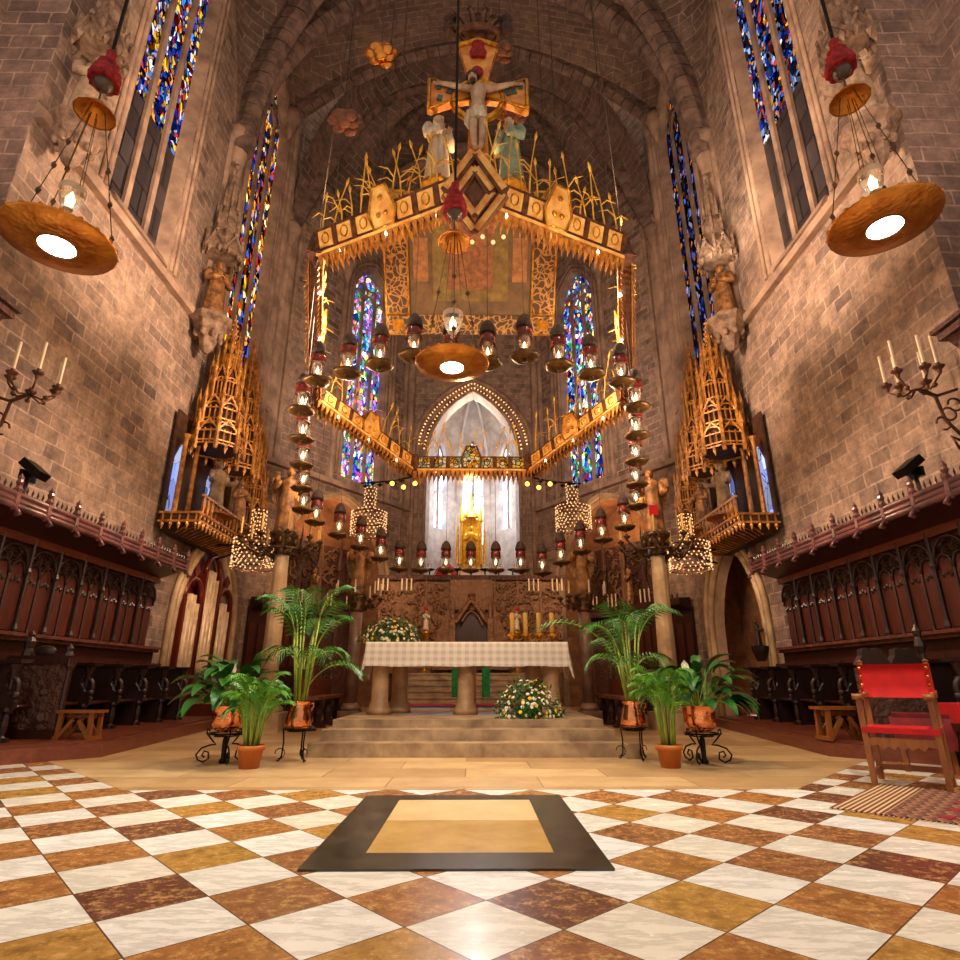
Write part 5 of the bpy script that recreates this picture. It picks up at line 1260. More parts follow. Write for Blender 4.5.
def kettle(m): m.lathe((0, 0, 0), [(.0, 0), (.15, 0), (.165, .03), (.15, .14), (.115, .26), (.125, .3), (.13, .31), (.115, .31), (.1, .26)], 24, cap=False); m.tube([(.11, 0, .27), (.17, 0, .29), (.18, 0, .25), (.14, 0, .2)], .01, 6); return 'potcopper'
def cauldron(m): m.lathe((0, 0, 0), [(.0, 0), (.1, .01), (.17, .06), (.195, .14), (.19, .22), (.2, .31), (.21, .32), (.19, .32), (.18, .25)], 24, cap=False); return 'potcopper'
def terrapot(m): m.lathe((0, 0, 0), [(.0, 0), (.11, 0), (.14, .19), (.155, .19), (.16, .245), (.145, .245), (.135, .2)], 24, cap=False); return 'terra'
def kentia(seed, zt, extra=()):
    def f(fo, st, fl):
        r_ = random.Random(seed)
        for k in range(9):
            a = 2*PI*k/9+r_.uniform(-.3, .3); h = zt*r_.uniform(.4, .66); c = V((.06*cos(a), .06*sin(a), .28)); t = c+V((.1*cos(a), .1*sin(a), h)); st.tube([c, t], [.016, .011], 5)
            frond(fo, st, t, a, r_.uniform(.5, .72), rad(r_.uniform(68, 88)), r_.uniform(1.1, 2.2), 17, .36, .014, .12)
        for k in range(5):
            a = 2*PI*k/5+.5; frond(fo, st, (.05*cos(a), .05*sin(a), .3+zt*.25), a, .6, rad(64), 2.0, 15, .34, .014, .2)
        for az, L, li, dr in extra: frond(fo, st, (0, 0, .3), az, L, rad(li), dr, 22, .34, .014, .5)
    return f
def areca(seed, zt):
    def f(fo, st, fl):
        r_ = random.Random(seed)
        for k in range(30):
            a = 2*PI*k/16+r_.uniform(-.2, .2); c = V((.07*cos(a), .07*sin(a), .22)); t = c+V((.06*cos(a), .06*sin(a), zt*r_.uniform(.25, .55))); st.tube([c, t], [.012, .008], 5)
            frond(fo, st, t, a, r_.uniform(.26, .4), rad(r_.uniform(64, 88)), r_.uniform(1.0, 2.4), 16, .2, .010, .1)
    return f
def lily(seed, sgn):
    def f(fo, st, fl):
        r_ = random.Random(seed)
        for k in range(64):
            a = r_.uniform(0, 2*PI); li = r_.uniform(15, 85)
            leaf(fo, st, (.07*cos(a), .07*sin(a), .28), a, r_.uniform(.2, .46), r_.uniform(.3, .44), r_.uniform(.075, .105), rad(li), r_.uniform(1.2, 2.2))
        for a, pt, L, li in ((PI if sgn < 0 else 0, .42, .5, 40), ((PI+.25) if sgn < 0 else -.25, .34, .45, 22), (PI*.92 if sgn < 0 else .2, .4, .5, 66), (-PI/2, .2, .35, 20), ((PI+.6) if sgn < 0 else -.6, .3, .36, 8)): leaf(fo, st, (0, 0, .3), a, pt, L, .11, rad(li), 1.3)
        fl += [((-sgn*.02+.02, -.16, .72), 0), ((sgn*.1-.06, -.14, .62), 0)] if sgn < 0 else [((-.16, -.12, .76), 0)]
        for p, _ in fl: st.tube([(0, 0, .3), V(p)*.6+V((0, 0, .15)), p], .005, 4)
    return f
def stand(label, loc, r, h, legs=3, rot=0, scroll=True):
    T = thing('iron_plant_stand', label, 'plant stand', loc, rot)
    m = MB(); m.tube([(r*cos(2*PI*k/24), r*sin(2*PI*k/24), h) for k in range(24)], .011, 6, True); m.tube([(r*.7*cos(2*PI*k/20), r*.7*sin(2*PI*k/20), h-.03) for k in range(20)], .008, 5, True)
    for k in range(4): a = PI*k/2; m.bar((-r*cos(a), -r*sin(a), h-.02), (r*cos(a), r*sin(a), h-.02), .012, .012)
    m.build('ring', M['iron'], T)
    for k in range(legs):
        a = 2*PI*k/legs; u = V((cos(a), sin(a), 0)); m = MB()
        if scroll:
            c = [u*r+V((0, 0, h+.02)), u*(r+.03)+V((0, 0, h+.05)), u*(r+.04)+V((0, 0, h)), u*(r*.75)+V((0, 0, h*.72)), u*(r*.55)+V((0, 0, h*.62)), u*(r*.9)+V((0, 0, h*.6)), u*(r*1.4)+V((0, 0, h*.5)), u*(r*1.68)+V((0, 0, h*.28)), u*(r*1.55)+V((0, 0, .04)), u*(r*1.2)+V((0, 0, .012)), u*(r*.9)+V((0, 0, h*.15)), u*(r*.95)+V((0, 0, h*.36)), u*(r*1.2)+V((0, 0, h*.4)), u*(r*1.32)+V((0, 0, h*.26)), u*(r*1.15)+V((0, 0, h*.2))]
            m.tube(c, .011, 5)
        else:
            m.tube([u*r+V((0, 0, h)), u*(r*.9)+V((0, 0, h*.6)), u*(r*.95)+V((0, 0, h*.2)), u*(r*1.15)+V((0, 0, .012)), u*(r*1.3)+V((0, 0, .03))], .01, 5); m.tube([u*(r*1.1)+V((0, 0, .1))+u*.06*cos(q)+V((0, 0, .06*sin(q))) for q in [2*PI*j/10 for j in range(9)]], .007, 4)
        m.build('leg', M['iron'], T)
    if scroll: m = MB(); m.lathe((0, 0, 0), [(.05, .0), (.05, .03), (.03, .06), (.035, h-.08), (.02, h-.03)], 10); m.build('stem', M['iron'], T)
    return T
stand('low scrolled iron stand under the left peace lily', (-2.98, 7.95, .004), .2, .34, 3, rad(182)); stand('tall legged iron stand under the left palm kettle', (-2.14, 8.08, .004), .17, .385, 3, rad(80), False)
stand('low scrolled iron stand under the right peace lily', (2.9, 7.86, .004), .2, .34, 3, rad(-4)); stand('tall legged iron stand under the right palm kettle', (2.16, 8.22, .004), .17, .385, 3, rad(40), False)
plant('peace_lily', 'broad leaved peace lily in a copper cauldron on the left scrolled stand', (-2.98, 7.95, .345), cauldron, 'leaf', ((.175, .27), lily(2, -1)))
plant('kentia_palm', 'tall palm in a shiny copper kettle on the left stand beside the steps', (-2.14, 8.08, .397), kettle, 'palm', ((.1, .28), kentia(4, 1.62, ((-.1, 1.0, 70, 1.9),))))
plant('areca_palm', 'bright green bushy palm in a terracotta pot on the floor at the left', (-2.5, 7.5, .004), terrapot, 'areca', ((.135, .21), areca(3, 1.05)))
plant('peace_lily', 'broad leaved peace lily in a copper cauldron on the right scrolled stand', (2.9, 7.86, .345), cauldron, 'leaf', ((.175, .27), lily(9, 1)))
plant('kentia_palm', 'tall spreading palm in a copper kettle on the right stand beside the steps', (2.16, 8.22, .397), kettle, 'palm', ((.1, .28), kentia(8, 1.3, ((PI, 1.75, 80, 1.75), (.3, 1.1, 60, 2.0)))))
plant('areca_palm', 'bright green bushy palm in a terracotta pot on the floor at the right', (2.38, 7.52, .004), terrapot, 'areca', ((.135, .21), areca(6, 1.25)))
m = MB(); m.box((2.17, 8.38, .09), (.2, .18, .17)); tag(m.build('stone_block', M['step']), 'little stone block on the floor between the right stands', 'block')
# ------------------------------------------------------------------ the three great disc lamps
def top_z(x, y): return 23.0
def disc_lamp(label, p, top, R=.5, k_=1.0):
    """p: centre of the copper disc"""
    T = thing('hanging_disc_lamp', label, 'lamp', p)
    m = MB(); m.lathe((0, 0, 0), [(.16, .002), (.3, .012), (R, .05), (R+.01, .07), (R-.02, .09), (.3, .13), (.1, .16)], 40)
    for k in range(20): a = 2*PI*k/20; m.ball((R*cos(a), R*sin(a), .078), (.022, .022, .016), 6, 4)
    m.build('copper_disc', M['copper'], T)
    m = MB(); m.lathe((0, 0, 0), [(0, .0), (.15, .0), (.16, .012), (0, .012)], 28); m.build('lit_panel', M['lamp'], T)
    m = MB(); m.lathe((0, 0, 0), [(.165, -.004), (.165, .02)], 28, cap=False); m.build('ring', M['rust'], T)
    m = MB(); m.lathe((0, 0, 0), [(.02, .5), (.06, .52), (.1, .6), (.125, .72), (.13, .8)], 20, cap=False); m.build('glass_bowl', M['glass'], T)
    m = MB(); m.lathe((0, 0, 0), [(.132, .74), (.138, .78), (.132, .82)], 20, cap=False); m.build('silver_rim', M['pipe'], T); m = MB(); m.lathe((0, 0, 0), [(.0, .42), (.03, .46), (.02, .5), (.05, .53)], 10); m.build('silver_finial', M['pipe'], T)
    m = MB(); m.lathe((0, 0, 0), [(.03, .58), (.035, .66), (.0, .76)], 10); m.build('flame', M['flame'], T)
    for k in range(3):
        a = 2*PI*k/3+.6; q = V((R*.92/k_*cos(a), R*.92/k_*sin(a), .1)); e = V((.09*cos(a), .09*sin(a), 2.05)); m = MB(); m.tube([q, q.lerp(e, .5), e], .007, 4)
        for f in (.12, .35, .58): c = q.lerp(e, f); m.octa(c, .035, .06)
        m.build('chain', M['bronze'], T)
    for k in range(3):
        a = 2*PI*k/3+1.6; m = MB(); m.tube([(.13*cos(a), .13*sin(a), .8), (.05*cos(a), .05*sin(a), 1.95)], .006, 4); m.build('inner_chain', M['bronze'], T)
    m = MB(); m.lathe((0, 0, 0), [(.02, 2.16), (.12, 2.1), (.2, 2.0), (.23, 1.97), (.21, 1.98), (.1, 2.06), (.02, 2.1)], 24, .02, 12); m.build('upper_dish', M['copper'], T)
    m = MB(); m.lathe((0, 0, 0), [(.012, 2.1), (.012, 2.4)], 6); m.ball((0, 0, 2.5), (.12, .12, .14), 14, 10); m.build('dark_globe', M['egg'], T)
    m = MB(); m.lathe((0, 0, 0), [(.17, 2.48), (.18, 2.55), (.15, 2.68), (.1, 2.74), (.12, 2.8), (.07, 2.86), (.05, 2.95), (.06, 3.0), (.015, 3.06)], 24, .08, 9); m.build('red_tassel', M['redtassel'], T)
    m = MB(); m.tube([(0, 0, 3.03), (0, 0, top-p[2])], .022, 6); m.build('suspension_rod', M['iron'], T)
    for c in T.children:
        if c.name.split('.')[0] not in ('copper_disc', 'lit_panel', 'ring'): c.scale = (k_,)*3
    lamp('SPOT', 'disc_lamp_light', V(p)+V((0, 0, -.06)), 400, (1, .92, .80), .13, V(p)+V((0, 0, -5)), 125, .9)
pl_, pr_, pc_ = at(57, 247, Y=4.5), at(885, 228, Y=4.5), at(452, 368, Y=6.8)
disc_lamp('round copper disc lamp under a red tassel hanging near the left wall', pl_, 20, .47, .84)
disc_lamp('round copper disc lamp under a red tassel hanging near the right wall', pr_, 20, .47, .84)
disc_lamp('round copper disc lamp hanging on the central axis before the crown', pc_, 24.2, .475, 1.02)

# ------------------------------------------------------------------ the suspended crown
VX = [V((0, 7.5, 8.35)), V((2.85, 8.95, 8.4)), V((3.58, 12.2, 7.1)), V((1.58, 14.8, 6.3)), V((-1.58, 14.8, 6.3)), V((-3.58, 12.2, 7.1)), V((-2.85, 8.95, 8.4))]
ctr = sum(VX, V())/7
UPN = (VX[2]-VX[5]).cross((VX[3]+VX[4])/2-(VX[1]+VX[6])/2).normalized()
CR = thing('suspended_crown', 'great seven sided gilded crown of parchment panels and wheat hung over the altar', 'chandelier', ctr)
SIDES = ['front right', 'right', 'rear right', 'rear', 'rear left', 'left', 'front left']
wr = random.Random(5)
rustcol = M['rust']
for i in range(7):
    a, b = VX[i], VX[(i+1) % 7]; d = (b-a).normalized(); L = (b-a).length
    up = (UPN*.6+V((0, 0, 1))*.4); up = (up-d*up.dot(d)).normalized(); out = d.cross(up).normalized()
    if out.dot((a+b)/2-ctr) < 0: out = -out
    if i in (0, 6): up, out = (up*cos(.55)+out*sin(.55)), (out*cos(.55)-up*sin(.55))
    P = lambda u, h, o=0: a+d*u+up*h+out*o
    back = i == 3
    m = MB(); H = .36
    for h in (0, H): m.bar(P(.1, h), P(L-.1, h), .16, .05, up)
    m.bar(P(.1, H*.5, 0), P(L-.1, H*.5, 0), .05, H, up)
    m.bar(P(.05, -.05), P(L-.05, -.05), .24, .05, up)
    n = 7
    for k in range(n+1): u = .12+(L-.24)*k/n; m.bar(P(u, -.02), P(u, H+.02), .1, .19, d.cross(up))
    side = part(m, 'crown_side', rustcol, CR)
    for k in range(n):
        u0, u1 = .12+(L-.24)*k/n+.06, .12+(L-.24)*(k+1)/n-.06
        mid = k == 3; m = MB(); w_ = (u1-u0)/2; c = (u0+u1)/2
        sh = [(-w_, .03), (w_, .03), (w_, H-.03), (-w_, H-.03)] if not mid else [(-w_*1.35, -.02), (w_*1.35, -.02), (w_*1.85, .24), (w_*.9, .68), (-w_*.9, .68), (-w_*1.85, .24)]
        for q in ((1, -1)): m.prism([(x, y) for x, y in sh], P(c, 0, q*(.075 if not mid else .1)), d, up, out*q*.02)
        part(m, 'panel', M['jewel'] if back else M['parch'], CR, side)
        m = MB()
        if mid:
            for q in (1, -1):
                for x, z in ((-.5, .2), (.5, .2), (0, .48)): m.ball(P(c+w_*x, z, q*.12), .05, 6, 5)
                m.tube([P(c+x, y, q*.12) for x, y in sh], .03, 5, True)
        else:
            for q in (1, -1): m.tube([P(c+w_*.5*cos(t), H/2+.1*sin(t), q*.1) for t in [2*PI*j/8 for j in range(8)]], .014, 4, True)
        part(m, 'ornament', M['gold'] if not back else rustcol, CR, side)
    m = MB(); k = .12
    while k < L-.1:
        for q in (-1, 1):
            m.add([P(k, -.06, q*.13), P(k+.13, -.06, q*.13), P(k+.09, -.34-.05*sin(k*5), q*.17)], [(0, 1, 2)]); m.add([P(k, -.065, q*.1), P(k+.13, -.065, q*.1), P(k+.05, -.28, q*.06)], [(0, 1, 2)])
        k += .125
    part(m, 'leaf_fringe', M['gildwood'], CR, side)
    m = MB()
    for q in (-1, 1): m.bar(P(.1, -.07, q*.13), P(L-.1, -.07, q*.13), .02, .05, up)
    part(m, 'gilt_edge', M['parch'], CR, side)
    for k in range(3):
        m = MB(); m.ball(P(L*(.2+.3*k), -.13, .1 if i in (0, 6) else -.1), .032, 8, 6); part(m, 'bulb', M['lamp'] if i not in (3,) else M['bulb'], CR, side)
    for k in range(14 if i in (0, 6) else 9):
        m = MB(); u = L*(.06+.9*(k+.5*wr.random())/(14 if i in (0, 6) else 9)); h = wr.uniform(.7, 1.25)*(.8 if i in (2, 3, 4) else 1); lean = d*wr.uniform(-.25, .25)+out*wr.uniform(-.12, .12)
        p = P(u, H, wr.uniform(-.05, .05)); pts = [p, p+V((0, 0, h*.5))+lean*.3, p+V((0, 0, h))+lean]
        m.tube(pts, [.016, .013, .01], 4); e = pts[-1]
        m.tube([e, e+V((0, 0, .1))+lean*.1, e+V((0, 0, .2))+lean*.25], [.014, .032, .008], 5)
        for q in range(2):
            s0 = pts[1]-V((0, 0, h*.1*q)); t = V((wr.uniform(-1, 1), wr.uniform(-.5, .5), 0)).normalized(); m.tube([s0, s0+t*.13+V((0, 0, .13)), s0+t*.3+V((0, 0, .08))], [.014, .014, .004], 3)
        part(m, 'wheat_stalk', plain('golden_straw', srgb(236, 190, 70), srgb(196, 140, 40), 5, .5) if 'golden_straw' not in bpy.data.materials else bpy.data.materials['golden_straw'], CR)
for i, p in enumerate(VX):
    if i == 0: continue
    m = MB()
    for k in range(9):
        t = V((wr.uniform(-1, 1), wr.uniform(-1, 1), wr.uniform(-1, 1))); m.tube([p, p+t*.16, p+t*.34+V((0, 0, -.1))], [.07, .06, .015], 5)
    m.bar(p-UPN*.12, p+UPN*.45, .26, .26); part(m, 'corner_knot', rustcol, CR)
    if i in (3, 4):
        for k in range(3): m = MB(); m.ball(p+V(((k-1)*.3*(1 if i == 3 else -1)+(.2 if i == 3 else -.2), -.1, -.42-.1*(k % 2))), .06, 8, 6); part(m, 'amber_bulb', M['amber'], CR)
        m = MB(); q = -1 if i == 4 else 1; m.tube([p+V((0, 0, -.2)), p+V((q*.5, -.1, -.35)), p+V((q*1.3, -.2, -.45))], .025, 5)
        for k in range(6): m.octa(p+V((q*(.25+.2*k), -.1+.05*k, -.35-.06*(k % 2))), .08, .06)
        part(m, 'leafy_branch', M['iron'], CR)
# pointed front piece of the crown
p0 = VX[0]+V((.08, -.1, -.42)); m = MB(); ux, uz = V((1, 0, 0)), V((0, -.5, .86)).normalized()
for r in (.46, .26):
    q = [p0+ux*(r*cos(t))+uz*(r*1.25*sin(t)+.25)+V((0, -.05*(1 if r < .5 else 0), 0)) for t in (0, PI/2, PI, 3*PI/2)]
    for k in range(4): m.bar(q[k], q[(k+1) % 4], .16, .12, V((0, 1, 0)))
fp = part(m, 'front_peak', M['rust'], CR)
m = MB()
for r, w_ in ((.48, .07), (.28, .05)):
    q = [p0+ux*(r*cos(t))+uz*(r*1.25*sin(t)+.25)+V((0, -.1, 0)) for t in (0, PI/2, PI, 3*PI/2)]
    for k in range(4): m.bar(q[k].lerp(q[(k+1) % 4], .06), q[k].lerp(q[(k+1) % 4], .94), .11, .04, V((0, 1, 0)))
part(m, 'parchment_strip', M['parch'], CR, fp)
m = MB(); q = [p0+ux*(.24*cos(t))+uz*(.3*sin(t)+.25)+V((0, -.06, 0)) for t in (0, PI/2, PI, 3*PI/2)]; m.hexa(q, [v+V((0, .05, 0)) for v in q]); part(m, 'diamond_panel', M['oldgold'], CR, fp)
for k in range(5): m = MB(); m.ball(p0+V((-.2+.16*k, -.1, -.55-.1*(k % 2))), .035, 8, 6); part(m, 'amber_bulb', M['bulb'], CR, fp)
for px_, py_ in ((335, 180), (612, 175)):
    i = 6 if px_ < 480 else 1; p = VX[i]; top = p+V((.25*(1 if i == 6 else -1), .3, 13)); m = MB(); m.tube([p+V((0, 0, .3)), top], .012, 5); part(m, 'suspension_cable', M['wire'], CR)
for i in (2, 5): m = MB(); m.tube([VX[i]+V((0, 0, .3)), VX[i]+V((0, 0, 15))], .012, 5); part(m, 'suspension_cable', M['wire'], CR)

# votive lamps hung at one length below the rim
def votive(label, p, rimp):
    T = thing('hanging_votive_lamp', label, 'lamp', p, 0, 'votive lamps under the suspended crown'); return T
proto = None; cnt = 0
fr = [.0, .2, .4, .6, .8]
for i in range(7):
    a, b = VX[i], VX[(i+1) % 7]
    for k in range(5):
        f = fr[k]+.1; rim = a.lerp(b, f)
        drop = 2.78+.10*((k*3+i) % 3)
        p = rim+V((0, 0, -drop))
        if i in (0, 6) and abs(rim.x) < .6: p += V((0, .3, -.1))
        lb = 'votive lamp under the %s rim of the crown, %s from its %s end' % (SIDES[i], ORD[k], 'front' if i < 3 else 'right' if i == 3 else 'rear')
        if proto is None:
            T = proto = votive(lb, p, rim)
            m = MB(); m.lathe((0, 0, 0), [(.0, .84), (.05, .83), (.1, .76), (.13, .66), (.135, .6), (.115, .6), (.0, .62)], 14, .03, 9); m.build('wicker_cap', M['brownfelt'], T)
            m = MB(); m.lathe((0, 0, 0), [(.11, .41), (.125, .43), (.125, .55), (.11, .57)], 14); m.build('red_band', M['redglass'], T)
            m = MB(); m.lathe((0, 0, 0), [(.1, .57), (.1, .6)], 10); m.lathe((0, 0, 0), [(.129, .405), (.129, .43)], 14)
            for q in range(3): m.tube([(.12*cos(2.1*q), .12*sin(2.1*q), .42), (.19*cos(2.1*q), .19*sin(2.1*q), .05)], .005, 4)
            m.build('metal_frame', M['rust'], T)
            m = MB(); m.lathe((0, 0, 0), [(.09, .41), (.085, .3), (.05, .2), (.03, .16), (.0, .15)], 14, cap=False); m.build('glass_cup', M['glass'], T)
            m = MB(); m.lathe((0, 0, 0), [(0, .22), (.03, .25), (.028, .31), (0, .39)], 8); m.build('flame', M['flame'], T)
            m = MB()
            m.lathe((0, 0, 0), [(.03, .05), (.12, .03), (.2, .06), (.235, .1), (.22, .09), (.12, .055), (.03, .08)], 16, .06, 5); m.lathe((0, 0, 0), [(0, -.03), (.04, .0), (.03, .15)], 8); m.build('leaf_dish', M['dish'], T)
            m = MB(); m.tube([(0, 0, .83), (0, 0, 2.75)], .006, 4); m.build('wire', M['wire'], T)
        else: dup(proto, p, .4*cnt, lb)
        cnt += 1
# bead chandeliers
BR = random.Random(2)
def beads(label, p, r, h, n=190):
    T = thing('bead_chandelier', label, 'chandelier', p); m = MB()
    for z, rr in ((0, r), (h*.28, r), (h*.45, r*.85), (h*.52, r*.4), (h, r*.3)): m.tube([(rr*cos(2*PI*k/20), rr*sin(2*PI*k/20), z) for k in range(20)], .02, 5, True)
    for k in range(8): a = PI*k/4; m.tube([(r*cos(a), r*sin(a), 0), (r*cos(a), r*sin(a), h*.45), (r*.35*cos(a), r*.35*sin(a), h*.52), (r*.3*cos(a), r*.3*sin(a), h)], .012, 4)
    m.tube([(0, 0, h), (0, 0, h+1.8)], .01, 4); m.build('wire_frame', M['rust'], T)
    b = MB(); 
    rows = 8
    for j in range(rows):
        z = h*.46*j/(rows-1); c = 26
        for k in range(c):
            if BR.random() < .12: continue
            a = 2*PI*(k+.5*(j % 2))/c; b.octa((r*cos(a)*1.02, r*sin(a)*1.02, z+BR.uniform(-.02, .02)), r*.05)
    for j in range(7):
        for k in range(9): a = 2*PI*(k+.5*(j % 2))/9; b.octa((r*.34*cos(a), r*.34*sin(a), h*(.55+.07*j)), r*.05)
    b.build('light_beads', M['bulb'], T, 'stuff')
for lb, px_, py_, Y, r in (('beaded light chandelier below the left gilded tabernacle', 253, 568, 14.6, .52), ('beaded light chandelier over the left apse recess', 368, 535, 20.0, .6), ('beaded light chandelier over the right apse recess', 574, 530, 20.0, .6), ('beaded light chandelier below the right gilded tabernacle', 691, 570, 14.6, .5)):
    beads(lb, at(px_, py_, Y=Y), r, r*2.9)
# lights studded round the far chapel arch
T = thing('light_garland', 'double string of small warm bulbs round the far chapel arch', 'lights', WE.P(2.9, 4.95, -.12))
m = MB(); m.ball((0, 0, 0), .05, 6, 4); b0 = None; m2 = MB()
for off, n in ((.16, 44), (.42, 50)):
    k = 1+2*off/(OPC[1]-OPC[0]); pts = []
    for j in range(n):
        f = .04+.92*j/(n-1); u = (OPC[0]+OPC[1])/2-(OPC[1]-OPC[0])/2*cos(PI*f); mid = (OPC[0]+OPC[1])/2
        p = WE.P(mid+(u-mid)*k, otop(OPC, u)+off*.9, -.12)-V(T.location); pts.append(p)
        if b0 is None: o = b0 = m.build('bulb', M['bulb'], T)
        else: o = b0.copy(); C.objects.link(o); o.parent = T
        o.location = p; o.scale = (rnd.uniform(.7, 1.05),)*3
    m2.tube(pts, .02, 4)
m2.build('wire', M['rust'], T)
# brocade hung behind the crown
a = V((-.02, 9.7, 10.66)); b = V((-.02, 11.5, 8.36)); dn = (b-a).normalized(); nrm = V((1, 0, 0)).cross(dn).normalized(); HH = (b-a).length; HW = 1.86
T = thing('brocade_canopy', 'square brown brocade canopy with gold embroidered border hung inside the crown', 'canopy', (a+b)/2)
Q = lambda x, t, o=0: a+V((x, 0, 0))+dn*t+nrm*o
if nrm.dot(CAM-a) < 0: nrm = -nrm
def sheet(x0, x1, t0, t1, o0, o1, name, mat, par=None):
    m = MB(); m.hexa([Q(x0, t0, o0), Q(x1, t0, o0), Q(x1, t1, o0), Q(x0, t1, o0)], [Q(x0, t0, o1), Q(x1, t0, o1), Q(x1, t1, o1), Q(x0, t1, o1)]); return part(m, name, mat, T, par)
sheet(-HW, HW, 0, HH, -.03, 0, 'cloth', M['brocade'])
for x0, x1, t0, t1 in ((-HW, -HW+.5, .42, HH-.46), (HW-.5, HW, .42, HH-.46), (-HW+.5, HW-.5, HH-.42, HH), (-HW+.5, HW-.5, 0, .4)): sheet(x0, x1, t0, t1, 0, .02, 'embroidered_border', M['damask'])
for q in (-1, 1):
    for t0 in (0, HH-.42): c = sheet(q*(HW-.25)-.24, q*(HW-.25)+.24, t0+.02, t0+.4, 0, .03, 'corner_square', M['damask']); sheet(q*(HW-.25)-.12, q*(HW-.25)+.12, t0+.1, t0+.32, .03, .045, 'corner_gem', M['gold'], c)
    m = MB()
    for t0 in (0, .42, HH-.44, HH): m.bar(Q(-HW if q < 0 else HW-.5, t0, .03), Q(-HW+.5 if q < 0 else HW, t0, .03), .035, .03)
    for x in (q*HW, q*(HW-.5)): m.bar(Q(x, 0, .03), Q(x, HH, .03), .035, .03)
    part(m, 'gilt_braid', M['gold'], T)
    sheet(q*1.08-.16, q*1.08+.16, .9, 1.8, 0, .01, 'faded_figure', plain('faded_brown_silk_%d' % q, srgb(140, 96, 50), srgb(104, 70, 36), 8, .6))
sheet(-.82, .82, .5, 2.2, 0, .012, 'olive_ground', plain('olive_silk', srgb(112, 92, 38), srgb(78, 62, 24), 5, .6)); sheet(-.5, .5, .5, 1.95, .012, .03, 'old_gold_centre', M['oldgold'])
m = MB()
for x in (-HW, HW): m.tube([Q(x, 0), Q(x, 0)+V((0, 0, 12))], .01, 4); m.tube([Q(x, HH), Q(x, HH)+V((0, 0, 13))], .01, 4)
part(m, 'suspension_cord', M['wire'], T)

# ------------------------------------------------------------------ crucifix over the crown
Yx = 8.0
Z = lambda py: at(478, py, Y=Yx).z
XC = at(478, 100, Y=Yx).x
zc = Z(97)
T = thing('crucifix', 'painted golden cross with the crucified figure rising above the front of the crown', 'crucifix', (XC, Yx, Z(178)))
m = MB()
def flare(m, x0, z0, x1, z1, w0, w1, th=.13):
    p, q = V((XC+x0, Yx, z0)), V((XC+x1, Yx, z1)); d = (q-p).normalized(); n = V((d.z, 0, -d.x))
    for k in range(6):
        s0, s1 = k/6, (k+1)/6; f = lambda s: w0+(w1-w0)*s**1.6
        c0, c1 = p.lerp(q, s0), p.lerp(q, s1); o = V((0, th/2, 0))
        m.hexa([c0-n*f(s0)-o, c0+n*f(s0)-o, c0+n*f(s0)+o, c0-n*f(s0)+o], [c1-n*f(s1)-o, c1+n*f(s1)-o, c1+n*f(s1)+o, c1-n*f(s1)+o])
    m.tube([q-n*w1-V((0, .0, 0)), q+n*w1], th*.55, 6)
for q in (-1, 1): flare(m, q*.1, zc, q*.88, zc-.02, .13, .38)
flare(m, 0, zc, 0, Z(48), .16, .38); flare(m, 0, zc, 0, Z(176), .16, .2)
part(m, 'cross', M['crossgold'], T)
m = MB(); m.tube([(XC+.46*cos(2*PI*k/24), Yx-.02, zc-.12+.46*sin(2*PI*k/24)) for k in range(24)], .07, 6, True); part(m, 'halo_ring', M['gold'], T)
m = MB()
for q in (-1, 1): m.tube([(XC+q*.88, Yx-.08, zc-.36), (XC+q*.5, Yx-.08, zc-.2), (XC+q*.15, Yx-.08, zc-.14)], .03, 5); m.tube([(XC+q*.88, Yx-.08, zc+.34), (XC+q*.5, Yx-.08, zc+.2), (XC+q*.15, Yx-.08, zc+.16)], .03, 5); m.tube([(XC+q*.9, Yx-.08, zc-.36), (XC+q*.9, Yx-.08, zc+.34)], .04, 5)
m.tube([(XC-.38, Yx-.08, Z(50)), (XC, Yx-.08, Z(44)), (XC+.38, Yx-.08, Z(50))], .05, 6); part(m, 'gilt_edging', M['gold'], T)
m = MB()
for x, z in ((-.7, -.12), (-.52, .05), (-.72, .16), (.55, .02), (.66, .06), (.78, .18), (-.4, .24)): m.box((XC+x, Yx-.07, zc+z), (.13, .03, .09), 0, x*2)
part(m, 'blue_inlay', plain('teal_inlay', srgb(50, 110, 100), srgb(30, 70, 70), 5, .5), T)
m = MB(); m.lathe((XC, Yx-.09, Z(62)), [(.14, 0), (.16, .15), (.1, .3), (.13, .42)], 8, .1, 4, 1, .3); part(m, 'red_ornament', M['redtassel'], T); m = MB(); m.ball((XC-.02, Yx-.12, Z(78)), (.12, .06, .14), 8, 6); part(m, 'red_drop', M['redtassel'], T)
b = MB(); sc_ = 1.0
hd = V((XC-.1, Yx-.2, zc+.2))
b.tube([(XC, Yx-.14, zc-.72), (XC, Yx-.16, zc-.5), (XC, Yx-.17, zc-.3), (XC, Yx-.16, zc-.1), (XC, Yx-.15, zc+.06), (XC-.04, Yx-.16, zc+.12)], [.1, .13, .115, .15, .1, .05], 10)
for q in (-1, 1):
    b.tube([(XC+q*.1, Yx-.15, zc), (XC+q*.36, Yx-.14, zc+.07), (XC+q*.62, Yx-.12, zc+.17), (XC+q*.74, Yx-.1, zc+.2)], [.075, .055, .045, .03], 8)
    for k in range(4): b.tube([(XC+q*.74, Yx-.1, zc+.2+.015*(k-1.5)), (XC+q*.83, Yx-.12, zc+.21+.022*(k-1.5))], [.012, .007], 4)
    b.tube([(XC+q*.74, Yx-.1, zc+.22), (XC+q*.76, Yx-.13, zc+.27)], [.013, .008], 4)
    b.tube([(XC+q*.07, Yx-.15, zc-.62), (XC+q*.09, Yx-.22, zc-.98), (XC+q*.06, Yx-.15, zc-1.32), (XC+q*.04, Yx-.2, zc-1.44)], [.1, .075, .055, .04], 8)
